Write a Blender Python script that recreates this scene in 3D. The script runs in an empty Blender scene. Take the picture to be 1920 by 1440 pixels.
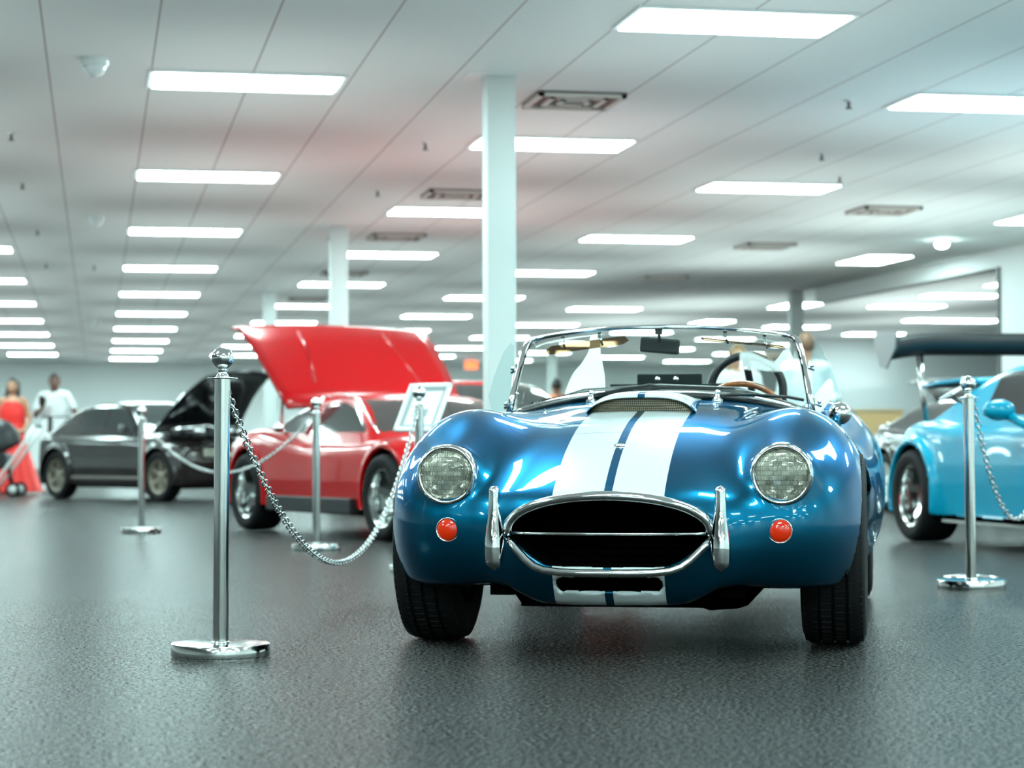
import bpy, math, random
import numpy as np
from mathutils import Vector, Matrix
random.seed(7)
sc = bpy.context.scene
COL = sc.collection
PI = math.pi

# ------------------------------------------------------------------ camera
YAW, PITCH, ROLL, CH, FPX = .191, .029, -.003, .681, 4025.0
cam_d = bpy.data.cameras.new('camera'); cam = bpy.data.objects.new('camera', cam_d); COL.objects.link(cam)
cam.matrix_world = (Matrix.Translation((0, 0, CH)) @ Matrix.Rotation(-YAW, 4, 'Z') @ Matrix.Rotation(PI/2+PITCH, 4, 'X') @ Matrix.Rotation(ROLL, 4, 'Z'))
cam_d.sensor_width = 36; cam_d.lens = 36*FPX/1920
cam_d.dof.use_dof = True; cam_d.dof.focus_distance = 7.0; cam_d.dof.aperture_fstop = 3.4
cam_d.clip_end = 300
sc.camera = cam
sc.view_settings.view_transform = 'Standard'; sc.view_settings.look = 'None'
sc.view_settings.gamma = 1; sc.view_settings.use_curve_mapping = False
sc.view_settings.exposure = 1.75
sc.cycles.use_denoising = True
sc.cycles.max_bounces = 8; sc.cycles.transparent_max_bounces = 16
sc.cycles.sample_clamp_indirect = 6

def c2w(r, d):            # metres right of / ahead of the camera -> place on the floor plan
    return (r*math.cos(YAW)+d*math.sin(YAW), -r*math.sin(YAW)+d*math.cos(YAW))

# ------------------------------------------------------------------ tags
def tag(o, label=None, cat=None, group=None, kind=None):
    if label: o['label'] = label
    if cat: o['category'] = cat
    if group: o['group'] = group
    if kind: o['kind'] = kind
    return o
def thing(name, label, cat, loc=(0, 0, 0), rz=0, group=None):
    o = bpy.data.objects.new(name, None); COL.objects.link(o)
    o.location = loc; o.rotation_euler = (0, 0, rz); o.empty_display_size = .1
    return tag(o, label, cat, group)
def copy_tree(o, parent=None):
    c = o.copy(); COL.objects.link(c); c.parent = parent
    for ch in [k for k in bpy.data.objects if k.parent == o]: copy_tree(ch, c)
    return c

# ------------------------------------------------------------------ mesh builder
class MB:
    def __init__(s): s.v = []; s.f = []; s.m = []; s.sm = []
    def add(s, v, f, smooth=True, mi=0):
        n = len(s.v); s.v += [tuple(map(float, p)) for p in v]
        s.f += [tuple(int(i)+n for i in q) for q in f]; s.m += [mi]*len(f); s.sm += [smooth]*len(f); return s
    def box(s, a, b, mi=0, M=None):
        (x0, y0, z0), (x1, y1, z1) = a, b
        v = [(x0,y0,z0),(x1,y0,z0),(x1,y1,z0),(x0,y1,z0),(x0,y0,z1),(x1,y0,z1),(x1,y1,z1),(x0,y1,z1)]
        if M is not None: v = [tuple(M @ Vector(p)) for p in v]
        return s.add(v, [(0,3,2,1),(4,5,6,7),(0,1,5,4),(1,2,6,5),(2,3,7,6),(3,0,4,7)], False, mi)
    def tube(s, path, r, n=10, closed=False, caps=True, mi=0, flat=1.0, up=None):
        P = [Vector(p) for p in path]; N = len(P)
        R = r if hasattr(r, '__len__') else [r]*N
        vs = []; prev = None
        for i in range(N):
            if closed: t = P[(i+1) % N]-P[i-1]
            else: t = P[min(i+1, N-1)]-P[max(i-1, 0)]
            t.normalize()
            if prev is None:
                a = Vector(up) if up else (Vector((0, 0, 1)) if abs(t.z) < .9 else Vector((1, 0, 0)))
            else: a = prev
            u = a-t*a.dot(t); u.normalize(); w = t.cross(u); prev = u
            for k in range(n):
                an = 2*PI*k/n; vs.append(P[i]+(u*math.cos(an)*flat+w*math.sin(an))*R[i])
        fs = []
        for i in range(N if closed else N-1):
            j = (i+1) % N
            for k in range(n): fs.append((i*n+k, i*n+(k+1) % n, j*n+(k+1) % n, j*n+k))
        if caps and not closed:
            fs.append(tuple(range(n-1, -1, -1))); fs.append(tuple((N-1)*n+k for k in range(n)))
        return s.add(vs, fs, True, mi)
    def lathe(s, prof, n=32, M=None, mi=0, closed=False):   # prof (r,z) about z
        vs = []; N = len(prof)
        for r, z in prof:
            for k in range(n):
                an = 2*PI*k/n; vs.append((r*math.cos(an), r*math.sin(an), z))
        fs = []
        for i in range(N if closed else N-1):
            j = (i+1) % N
            for k in range(n): fs.append((i*n+k, i*n+(k+1) % n, j*n+(k+1) % n, j*n+k))
        if M is not None: vs = [tuple(M @ Vector(p)) for p in vs]
        return s.add(vs, fs, True, mi)
    def sphere(s, c, r, n=16, mi=0, sc3=(1, 1, 1)):
        prof = [(max(1e-5, r*math.sin(PI*i/n)), -r*math.cos(PI*i/n)) for i in range(n+1)]
        M = Matrix.Translation(c) @ Matrix.Diagonal((*sc3, 1))
        return s.lathe(prof, n*2, M, mi)
    def prism(s, pts, d, M=None, mi=0, smooth=False):       # polygon (x,y) extruded to z=d
        n = len(pts); v = [(x, y, 0) for x, y in pts]+[(x, y, d) for x, y in pts]
        if M is not None: v = [tuple(M @ Vector(p)) for p in v]
        f = [tuple(range(n-1, -1, -1)), tuple(range(n, 2*n))]+[(i, (i+1) % n, n+(i+1) % n, n+i) for i in range(n)]
        return s.add(v, f, smooth, mi)
    def build(s, name, mat, parent=None, loc=None, bevel=0, normals=None, autosm=None):
        me = bpy.data.meshes.new(name); me.from_pydata(s.v, [], s.f); me.update()
        mats = mat if isinstance(mat, (list, tuple)) else [mat]
        for m in mats: me.materials.append(m)
        me.polygons.foreach_set('material_index', s.m); me.polygons.foreach_set('use_smooth', s.sm)
        if autosm: me.set_sharp_from_angle(angle=autosm)
        if normals is not None: me.normals_split_custom_set_from_vertices(normals)
        o = bpy.data.objects.new(name, me); COL.objects.link(o)
        if parent is not None: o.parent = parent
        if loc: o.location = loc
        if bevel:
            b = o.modifiers.new('bevel', 'BEVEL'); b.width = bevel; b.segments = 2; b.limit_method = 'ANGLE'
        return o

# ------------------------------------------------------------------ implicit surfaces
def curve(ks, vs):
    ks = np.array(ks, float); vs = np.array(vs, float)
    m = np.gradient(vs, ks)
    def f(t):
        t = np.clip(t, ks[0], ks[-1]); i = np.clip(np.searchsorted(ks, t)-1, 0, len(ks)-2)
        h = ks[i+1]-ks[i]; u = (t-ks[i])/h
        return ((2*u**3-3*u**2+1)*vs[i]+(u**3-2*u**2+u)*h*m[i]+(-2*u**3+3*u**2)*vs[i+1]+(u**3-u**2)*h*m[i+1])
    return f
def smin(a, b, k):
    h = np.maximum(k-np.abs(a-b), 0)/k
    return np.minimum(a, b)-h*h*k*.25
def smax(a, b, k): return -smin(-a, -b, k)
def ell(x, y, z, c, r):
    q = np.sqrt(((x-c[0])/r[0])**2+((y-c[1])/r[1])**2+((z-c[2])/r[2])**2)
    return (q-1)*min(r)
def rbox(x, y, z, c, h, r):
    qx, qy, qz = np.abs(x-c[0])-h[0]+r, np.abs(y-c[1])-h[1]+r, np.abs(z-c[2])-h[2]+r
    return np.sqrt(np.maximum(qx, 0)**2+np.maximum(qy, 0)**2+np.maximum(qz, 0)**2)+np.minimum(np.maximum(qx, np.maximum(qy, qz)), 0)-r
def capsule(x, y, z, a, b, ra, rb):
    a = np.array(a, float); b = np.array(b, float); d = b-a
    t = np.clip(((x-a[0])*d[0]+(y-a[1])*d[1]+(z-a[2])*d[2])/max(1e-9, d @ d), 0, 1)
    return np.sqrt((x-a[0]-t*d[0])**2+(y-a[1]-t*d[1])**2+(z-a[2]-t*d[2])**2)-(ra+(rb-ra)*t)

def nets(f, lo, hi, h, proj=3):
    ax = [np.arange(lo[i], hi[i]+h, h) for i in range(3)]
    X, Y, Z = np.meshgrid(*ax, indexing='ij')
    V = f(X, Y, Z); S = V < 0
    shp = V.shape; cs = tuple(n-1 for n in shp)
    c = [S[i:cs[0]+i, j:cs[1]+j, k:cs[2]+k] for i in (0, 1) for j in (0, 1) for k in (0, 1)]
    cnt = sum(a.astype(np.int8) for a in c); act = (cnt > 0) & (cnt < 8)
    idx = -np.ones(cs, np.int64); I, J, K = np.nonzero(act); idx[I, J, K] = np.arange(len(I))
    acc = np.zeros((len(I), 3)); w = np.zeros(len(I))
    for a in range(3):
        for b0 in (0, 1):
            for b1 in (0, 1):
                o = [0, 0, 0]; o2 = [(a+1) % 3, (a+2) % 3]; o[o2[0]] = b0; o[o2[1]] = b1; e = list(o); e[a] = 1
                v0 = V[I+o[0], J+o[1], K+o[2]]; v1 = V[I+e[0], J+e[1], K+e[2]]
                m = (v0 < 0) != (v1 < 0); t = np.where(m, v0/np.where(m, v0-v1, 1), 0)
                for d in range(3):
                    acc[:, d] += np.where(m, (o[d]+(t if d == a else 0)), 0)
                w += m
    P = (acc/w[:, None]+np.stack([I, J, K], 1))*h+np.array([ax[0][0], ax[1][0], ax[2][0]])
    Q = []
    for a in range(3):
        b, c_ = (a+1) % 3, (a+2) % 3
        sl0 = [slice(None)]*3; sl1 = [slice(None)]*3; sl0[a] = slice(0, -1); sl1[a] = slice(1, None)
        D = S[tuple(sl0)] != S[tuple(sl1)]
        G = np.array(np.nonzero(D)).T
        ok = (G[:, b] > 0) & (G[:, c_] > 0) & (G[:, b] < shp[b]-1) & (G[:, c_] < shp[c_]-1)
        G = G[ok]; ins = S[G[:, 0], G[:, 1], G[:, 2]]
        q = []
        for db, dc in ((-1, -1), (0, -1), (0, 0), (-1, 0)):
            g = G.copy(); g[:, b] += db; g[:, c_] += dc; q.append(idx[g[:, 0], g[:, 1], g[:, 2]])
        q = np.stack(q, 1); q[~ins] = q[~ins][:, ::-1]; Q.append(q)
    Q = np.concatenate(Q)
    def grad(P):
        e = h*.15; g = np.zeros_like(P)
        for d in range(3):
            A = P.copy(); B = P.copy(); A[:, d] += e; B[:, d] -= e
            g[:, d] = (f(*A.T)-f(*B.T))/(2*e)
        return g
    for _ in range(proj):
        g = grad(P); n2 = (g**2).sum(1)+1e-6
        st = -(f(*P.T)/n2)[:, None]*g
        l = np.linalg.norm(st, axis=1, keepdims=True); st *= np.minimum(1, .6*h/np.maximum(l, 1e-9)); P = P+st
    g = grad(P); g /= np.linalg.norm(g, axis=1, keepdims=True)+1e-9
    return P, Q, g
def net_obj(name, P, Q, g, mat, parent, mi=None, keep=None):
    if keep is not None:
        Q = Q[keep]; mi = mi[keep] if mi is not None else None
        u, inv = np.unique(Q, return_inverse=True); P = P[u]; g = g[u]; Q = inv.reshape(-1, 4)
    me = bpy.data.meshes.new(name); me.from_pydata(P.tolist(), [], Q.tolist()); me.update()
    for m in (mat if isinstance(mat, (list, tuple)) else [mat]): me.materials.append(m)
    me.polygons.foreach_set('use_smooth', [True]*len(Q))
    if mi is not None: me.polygons.foreach_set('material_index', mi.astype(int).tolist())
    me.normals_split_custom_set_from_vertices(g.tolist())
    o = bpy.data.objects.new(name, me); COL.objects.link(o)
    if parent is not None: o.parent = parent
    return o

# ------------------------------------------------------------------ materials
def mat(name, col=(.8, .8, .8), rough=.5, metal=0, coat=0, emit=None, es=0, spec=.5, bump=None, trans=0, ior=1.5, alpha=1, noise=None):
    m = bpy.data.materials.new(name); m.use_nodes = True; nt = m.node_tree; b = nt.nodes['Principled BSDF']
    def I(n, v):
        if n in b.inputs: b.inputs[n].default_value = v
    I('Base Color', (*col, 1)); I('Roughness', rough); I('Metallic', metal); I('Coat Weight', coat); I('Coat Roughness', .02)
    I('Specular IOR Level', spec); I('Transmission Weight', trans); I('IOR', ior); I('Alpha', alpha)
    if emit: I('Emission Color', (*emit, 1)); I('Emission Strength', es)
    if bump or noise:
        tc = nt.nodes.new('ShaderNodeTexCoord')
    if bump:
        n = nt.nodes.new('ShaderNodeTexNoise'); n.inputs['Scale'].default_value = bump[0]; n.inputs['Detail'].default_value = 4
        bp = nt.nodes.new('ShaderNodeBump'); bp.inputs['Strength'].default_value = bump[1]; bp.inputs['Distance'].default_value = bump[2]
        nt.links.new(tc.outputs['Object'], n.inputs['Vector']); nt.links.new(n.outputs['Fac'], bp.inputs['Height']); nt.links.new(bp.outputs['Normal'], b.inputs['Normal'])
    if noise:   # (scale, col2)
        n = nt.nodes.new('ShaderNodeTexNoise'); n.inputs['Scale'].default_value = noise[0]; n.inputs['Detail'].default_value = 5
        r = nt.nodes.new('ShaderNodeValToRGB'); r.color_ramp.elements[0].position = .35; r.color_ramp.elements[1].position = .68
        r.color_ramp.elements[0].color = (*col, 1); r.color_ramp.elements[1].color = (*noise[1], 1)
        nt.links.new(tc.outputs['Object'], n.inputs['Vector']); nt.links.new(n.outputs['Fac'], r.inputs['Fac']); nt.links.new(r.outputs['Color'], b.inputs['Base Color'])
    return m
def clear_mat(name, tint=(1, 1, 1), ior=1.45, extra=0.0):
    m = bpy.data.materials.new(name); m.use_nodes = True; nt = m.node_tree; nt.nodes.clear()
    o = nt.nodes.new('ShaderNodeOutputMaterial'); t = nt.nodes.new('ShaderNodeBsdfTransparent'); t.inputs[0].default_value = (*tint, 1)
    g = nt.nodes.new('ShaderNodeBsdfGlossy'); g.inputs['Roughness'].default_value = .02
    f = nt.nodes.new('ShaderNodeFresnel'); f.inputs[0].default_value = ior
    a = nt.nodes.new('ShaderNodeMath'); a.operation = 'ADD'; a.inputs[1].default_value = extra; a.use_clamp = True
    x = nt.nodes.new('ShaderNodeMixShader')
    nt.links.new(f.outputs[0], a.inputs[0]); nt.links.new(a.outputs[0], x.inputs[0]); nt.links.new(t.outputs[0], x.inputs[1]); nt.links.new(g.outputs[0], x.inputs[2]); nt.links.new(x.outputs[0], o.inputs[0])
    return m
def MN(nt, op, a, b=None, c=None):
    n = nt.nodes.new('ShaderNodeMath'); n.operation = op
    for i, q in enumerate((a, b, c)):
        if q is None: continue
        if isinstance(q, (int, float)): n.inputs[i].default_value = q
        else: nt.links.new(q, n.inputs[i])
    return n.outputs[0]

M = {}
M['chrome'] = mat('chrome', (.82, .83, .83), .05, 1)
M['steel'] = mat('polished steel', (.72, .72, .70), .12, 1)
M['black'] = mat('black trim', (.008, .009, .010), .45)
M['void'] = mat('matt black duct', (.002, .002, .002), .9, spec=.0)
M['gloss_black'] = mat('gloss black', (.006, .006, .008), .35)
M['rubber'] = mat('tyre rubber', (.006, .006, .0065), .7, spec=.25, bump=(60, .3, .002))
M['glass'] = clear_mat('windscreen glass', (.94, .97, .96), 1.22)
M['plexi'] = clear_mat('wind wing acrylic', (.88, .94, .94), 1.25)
M['tint'] = clear_mat('tinted visor acrylic', (.50, .37, .26), 1.3, .04)
M['wood'] = mat('varnished wood', (.45, .13, .03), .25, coat=1, noise=(40, (.22, .05, .012)))
M['white'] = mat('white card', (.94, .95, .95), .6)
M['leather'] = mat('black leather', (.012, .012, .013), .4, bump=(90, .3, .002))
M['blackmetal'] = mat('satin black metal', (.012, .012, .014), .28, .3)

def cobra_paint():
    m = bpy.data.materials.new('blue metallic with white stripes'); m.use_nodes = True; nt = m.node_tree; b = nt.nodes['Principled BSDF']
    tc = nt.nodes.new('ShaderNodeTexCoord'); sp = nt.nodes.new('ShaderNodeSeparateXYZ'); nt.links.new(tc.outputs['Object'], sp.inputs[0])
    ax = MN(nt, 'ABSOLUTE', sp.outputs[0])
    s = MN(nt, 'MULTIPLY', MN(nt, 'GREATER_THAN', ax, .0135), MN(nt, 'LESS_THAN', ax, .180))
    # bonnet shut line: thin dark rounded rectangle
    y = sp.outputs[1]; z = sp.outputs[2]
    dx = MN(nt, 'SUBTRACT', ax, .42); dy = MN(nt, 'SUBTRACT', MN(nt, 'ABSOLUTE', MN(nt, 'SUBTRACT', y, .15)), .37)
    q = MN(nt, 'SMOOTH_MAX', dx, dy, .12)
    line = MN(nt, 'MULTIPLY', MN(nt, 'LESS_THAN', MN(nt, 'ABSOLUTE', q), .0018), MN(nt, 'GREATER_THAN', z, .5))
    mc = nt.nodes.new('ShaderNodeMix'); mc.data_type = 'RGBA'; mc.inputs[6].default_value = (.0, .098, .19, 1); mc.inputs[7].default_value = (.52, .56, .56, 1)
    nt.links.new(s, mc.inputs[0])
    m2 = nt.nodes.new('ShaderNodeMix'); m2.data_type = 'RGBA'; m2.inputs[7].default_value = (.004, .01, .02, 1); nt.links.new(line, m2.inputs[0]); nt.links.new(mc.outputs[2], m2.inputs[6])
    nt.links.new(m2.outputs[2], b.inputs['Base Color'])
    nt.links.new(MN(nt, 'MULTIPLY', MN(nt, 'SUBTRACT', 1.0, s), .92), b.inputs['Metallic'])
    b.inputs['Roughness'].default_value = .33; b.inputs['Specular Tint'].default_value = (.0, .46, .72, 1); b.inputs['Coat Weight'].default_value = .85; b.inputs['Coat IOR'].default_value = 1.4; b.inputs['Coat Roughness'].default_value = .015
    return m
M['cobra'] = cobra_paint()
# ------------------------------------------------------------------ the blue roadster (local frame: x image-right, y towards the tail, z up, front axle at y=0)
TH = .178
ox, oy = c2w(.428, 7.54)
cob = thing('roadster', 'blue open roadster with twin white stripes and an oval chrome-rimmed grille, nearest car', 'car', (ox, oy, 0), -(YAW+TH))
WR, WW, TX = .33, .218, .694       # tyre radius, width, half track
K = [-.80, -.74, -.66, -.5, -.3, -.1, .15, .45, .75, 1.1, 1.6, 2.3, 2.8, 3.1, 3.2]
c_top = curve(K, [.42, .505, .555, .635, .705, .755, .795, .838, .868, .86, .85, .84, .74, .60, .5])
c_bot = curve(K, [.32, .215, .165, .15, .15, .15, .15, .15, .15, .15, .15, .16, .2, .3, .4])
c_wid = curve(K, [.30, .37, .41, .46, .53, .58, .62, .67, .72, .76, .78, .76, .68, .55, .45])
def cobra_solid(x, y, z):
    ax = np.abs(x)
    T, B, W = c_top(y), c_bot(y), c_wid(y); c = (T+B)/2; H = (T-B)/2
    p = 2.7
    q = ((ax/W)**p+(np.abs(z-c)/H)**p)**(1/p)
    f = (q-1)*np.minimum(H, W)*.9
    yf = -.745+.62*ax**2+.9*np.maximum(0, .36-z)**1.5
    f = smax(f, yf-y, .07); f = smax(f, y-3.18, .2)
    dy = y-.02
    pod = ell(ax, np.where(dy < 0, dy/.615, dy/1.05), z, (.560, 0, .425), (.275, 1, .39))
    pod = (np.sqrt(((ax-.560)/.280)**2+(np.where(dy < 0, dy/.625, dy/1.05))**2+((z-.425)/.388)**2)-1)*.27
    f = smin(f, pod, .10)
    hb = capsule(ax, y, z, (.546, -.50, .588), (.546, -.2, .585), .088, .12); hb = smax(hb, -.572-y, .02)
    f = smin(f, hb, .07)
    dr = y-2.27
    rp = (np.sqrt(((ax-.59)/.250)**2+(np.where(dr < 0, dr/.75, dr/.68))**2+((z-.44)/.42)**2)-1)*.28
    f = smin(f, rp, .14)
    f = smax(f, ax-(.655+.46*np.clip(z-.2, 0, .5))-.3*np.clip(4*np.maximum(.32-y, y-1.45), 0, 1), .06)
    # flat underside, chin stays lower
    f = smax(f, .215-z+np.where(y < .2, -.055*np.clip((.34-ax)/.1, 0, 1), -.03), .03)
    return f
def mouth2d(ax, z):
    up = (np.sqrt((ax/.335)**2+((z-.397)/.118)**2)-1)*.13
    lo = smax(np.abs(z-.397)-.100, (ax+1.3*(.397-z)-.335)*.62, .03)
    return np.where(z > .397, up, lo)
def cobra_f(x, y, z):
    ax = np.abs(x); f = cobra_solid(x, y, z)
    duct = smax(mouth2d(ax, z), y+.40, .01)
    f = smax(f, -duct, .018)
    slot = rbox(x, y, z, (0, -.7, .240), (.172, .25, .0215), .0214)
    f = smax(f, -slot, .010)
    for wy in (0, 2.286):
        cy = smax(smax(np.sqrt((y-wy)**2+(z-WR)**2)-.385, .47-ax, .02), ax-.735, .01)
        c2 = smax(np.sqrt((y-wy)**2+(z-.30)**2)-.352, .6-ax, .01)
        f = smax(f, -np.minimum(cy, c2), .012)
    cp = rbox(x, y, z, (0, 1.42, .95), (.60, .56, .55), .14)
    f = smax(f, -cp, .03)
    return f
P, Q, G = nets(cobra_f, (-.93, -.82, .12), (.93, 3.25, .92), .0125)
ctr = P[Q].mean(1); ax = np.abs(ctr[:, 0])
mi = np.zeros(len(Q), int)
duct = (mouth2d(ax, ctr[:, 2]) < -.0005) | (np.abs(mouth2d(ax, ctr[:, 2])) < .006) & (cobra_solid(*ctr.T) < -.012)
mi[duct & (ctr[:, 1] > -.76) & (ctr[:, 1] < -.37) & (cobra_solid(*ctr.T) < -.012)] = 1
sl = (rbox(*ctr.T, (0, -.7, .240), (.172, .25, .0215), .0214) < .006) & (cobra_solid(*ctr.T) < -.010); mi[sl] = 1
for wy in (0, 2.286):
    mi[(np.sqrt((ctr[:, 1]-wy)**2+(ctr[:, 2]-WR)**2) < .395) & (cobra_solid(*ctr.T) < -.012)] = 1
mi[(rbox(*ctr.T, (0, 1.42, .95), (.60, .56, .55), .14) < .02) & (cobra_solid(*ctr.T) < -.03)] = 1
mi[(ctr[:, 2] < .3) & (G[Q[:, 0], 2] < -.985)] = 1
body = net_obj('body', P, Q, G, [M['cobra'], M['void']], cob, mi)

# underbody
mb = MB(); mb.box((-.36, -.25, .135), (.36, 2.6, .20)); mb.box((-.42, -.50, .19), (-.34, .2, .235)); mb.box((.34, -.50, .19), (.42, .2, .235))
mb.tube([(-.30, -.42, .2), (-.32, 0, .165), (-.32, 2.4, .165)], .05); mb.tube([(.30, -.42, .2), (.36, 0, .175), (.36, 2.4, .175)], .06)
mb.box((-.62, -.05, .24), (.62, .05, .30)); mb.build('underbody', M['void'], cob)

# tyres and wheels
def tire_mesh(R, W, rim, grooves=True, n=72):
    h = W/2; prof = [(rim, -h*.80), (rim+.012, -h*.92), ((R+rim)/2, -h*1.0), (R-.035, -h*.98), (R-.012, -h*.88), (R-.002, -h*.74)]
    if grooves:
        for g in (-.42, 0, .42):
            gw = .05
            prof += [(R, (g-gw)*h), (R-.009, (g-gw*.9)*h), (R-.009, (g+gw*.9)*h), (R, (g+gw)*h)]
    prof += [(R-.002, h*.74), (R-.012, h*.88), (R-.035, h*.98), ((R+rim)/2, h*1.0), (rim+.012, h*.92), (rim, h*.80)]
    m = MB(); m.lathe(prof, n, Matrix.Rotation(PI/2, 4, 'Y'), 0, closed=False)
    if grooves:   # tread blocks cut crosswise: raised lugs
        for k in range(n):
            a = 2*PI*k/n
            for g0, g1 in ((-.90, -.50), (-.36, -.07), (.07, .36), (.50, .90)):
                Mx = Matrix.Rotation(a+(g0 > 0)*.03, 4, 'X') @ Matrix.Translation((0, 0, R-.001))
                dz = -.012 if abs(g0+g1) > 1.2 else 0
                m.add([Mx @ Vector(p) for p in [(g0*h, -.0125, dz if g0 < -.8 else 0), (g1*h, -.0125, dz if g1 > .8 else 0), (g1*h, .0125, dz if g1 > .8 else 0), (g0*h, .0125, dz if g0 < -.8 else 0),
                       (g0*h, -.0105, .003+(dz if g0 < -.8 else 0)), (g1*h, -.0105, .003+(dz if g1 > .8 else 0)), (g1*h, .0105, .003+(dz if g1 > .8 else 0)), (g0*h, .0105, .003+(dz if g0 < -.8 else 0))]],
                      [(4, 5, 6, 7), (0, 1, 5, 4), (1, 2, 6, 5), (2, 3, 7, 6), (3, 0, 4, 7)], False)
    return m
def rim_mesh(R, W, ns=6, deep=.05, sw=.05, ty='spoke'):
    h = W/2; m = MB(); RY = Matrix.Rotation(-PI/2, 4, 'Y')       # outer face towards -x
    m.lathe([(R*.98, -h*.8), (R*.9, -h*.3), (R*.88, h*.5), (R*.93, h*.78), (R*1.0, h*.84), (R*1.05, h*.86), (R*1.05, h*.78)], 40, RY)
    m.lathe([(R*.30, h*.15-deep), (R*.30, h*.75-deep), (R*.22, h*.82-deep), (.001, h*.84-deep)], 20, RY)
    m.lathe([(R*.9, -h*.2), (.001, -h*.2)], 24, RY)
    for k in range(ns):
        a = 2*PI*k/ns
        T = Matrix.Rotation(a, 4, 'X')
        def q(x, w, r): return [T @ Vector((-(x), -w, r)), T @ Vector((-(x), w, r))]
        v = q(h*.72-deep, sw*.6, R*.2)+q(h*.72-deep*.4, sw*.5, R*.93)+q(h*.35-deep, sw*.6, R*.2)+q(h*.3-deep*.4, sw*.6, R*.93)
        m.add(v, [(0, 1, 3, 2), (4, 6, 7, 5), (0, 2, 6, 4), (1, 5, 7, 3), (2, 3, 7, 6), (0, 4, 5, 1)], False)
    return m
M['rimgrey'] = mat('grey cast wheel', (.30, .29, .27), .35, .8)
for sx in (-1, 1):
    for wy, tw, tx in ((0, WW, TX), (2.286, .25, .67)):
        t = tire_mesh(WR, tw, .195).build('tire', M['rubber'], cob, (sx*tx, wy, WR), autosm=.6)
        t.rotation_euler = (0, 0, 0 if sx < 0 else PI)
        rim_mesh(.195, tw, 6, .05, .06).build('rim', M['rimgrey'], t, autosm=.6)

# grille, nudge bars, overriders
def arc_top(n=28, a=.329, b=.126, z0=.397, y0=-.765, cy=.62):
    return [(a*math.cos(PI-PI*i/n), y0+cy*(a*math.cos(PI-PI*i/n))**2, z0+b*abs(math.sin(PI*i/n))**.82) for i in range(n+1)]
mb = MB(); mb.tube(arc_top(), .0165, 14); mb.build('upper_nudge_bar', M['chrome'], cob)
low = []
for x, z in ((-.332, .388), (-.30, .355), (-.262, .318), (-.235, .298), (-.20, .286), (-.15, .281), (-.07, .279), (.07, .279), (.15, .281), (.20, .286), (.235, .298), (.262, .318), (.30, .355), (.332, .388)):
    low.append((x, -.765+.62*x*x, z))
mb = MB(); mb.tube(low, .0128, 14); mb.build('lower_nudge_bar', M['chrome'], cob)
mb = MB(); mb.tube([(x, -.745+.62*x*x, .402) for x in np.linspace(-.33, .33, 15)], .0048, 8); mb.build('grille_bar', M['chrome'], cob)
mb = MB()
for i in range(9):
    z = .300+i*.025
    mb.box((-.33, -.44, z), (.33, -.425, z+.004))
mb.box((-.34, -.415, .28), (.34, -.405, .53)); mb.build('radiator', M['void'], cob)
for sx in (-1, 1):
    m = MB(); pr = []
    for i in range(41):
        t = (1-math.cos(PI*i/40))/2; z = .283+t*.272
        r = .0175+.0145*math.exp(-((t-.27)/.33)**2)
        e = min(1, math.sin(min(1, t/.10)*PI/2)) if t < .10 else (math.sqrt(max(0, 1-((t-.94)/.06)**2)) if t > .94 else 1)
        pr.append((max(1e-4, r*e), z))
    Mx = Matrix.Translation((sx*.362, -.735, 0)) @ Matrix.Rotation(0, 4, 'Z') @ Matrix.Diagonal((1, 1.25, 1, 1))
    m.lathe(pr, 20, Mx)
    m.tube([(sx*.362, -.73, .40), (sx*.362, -.56, .40)], .012, 8)
    m.build('overrider', M['chrome'], cob)

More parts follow.
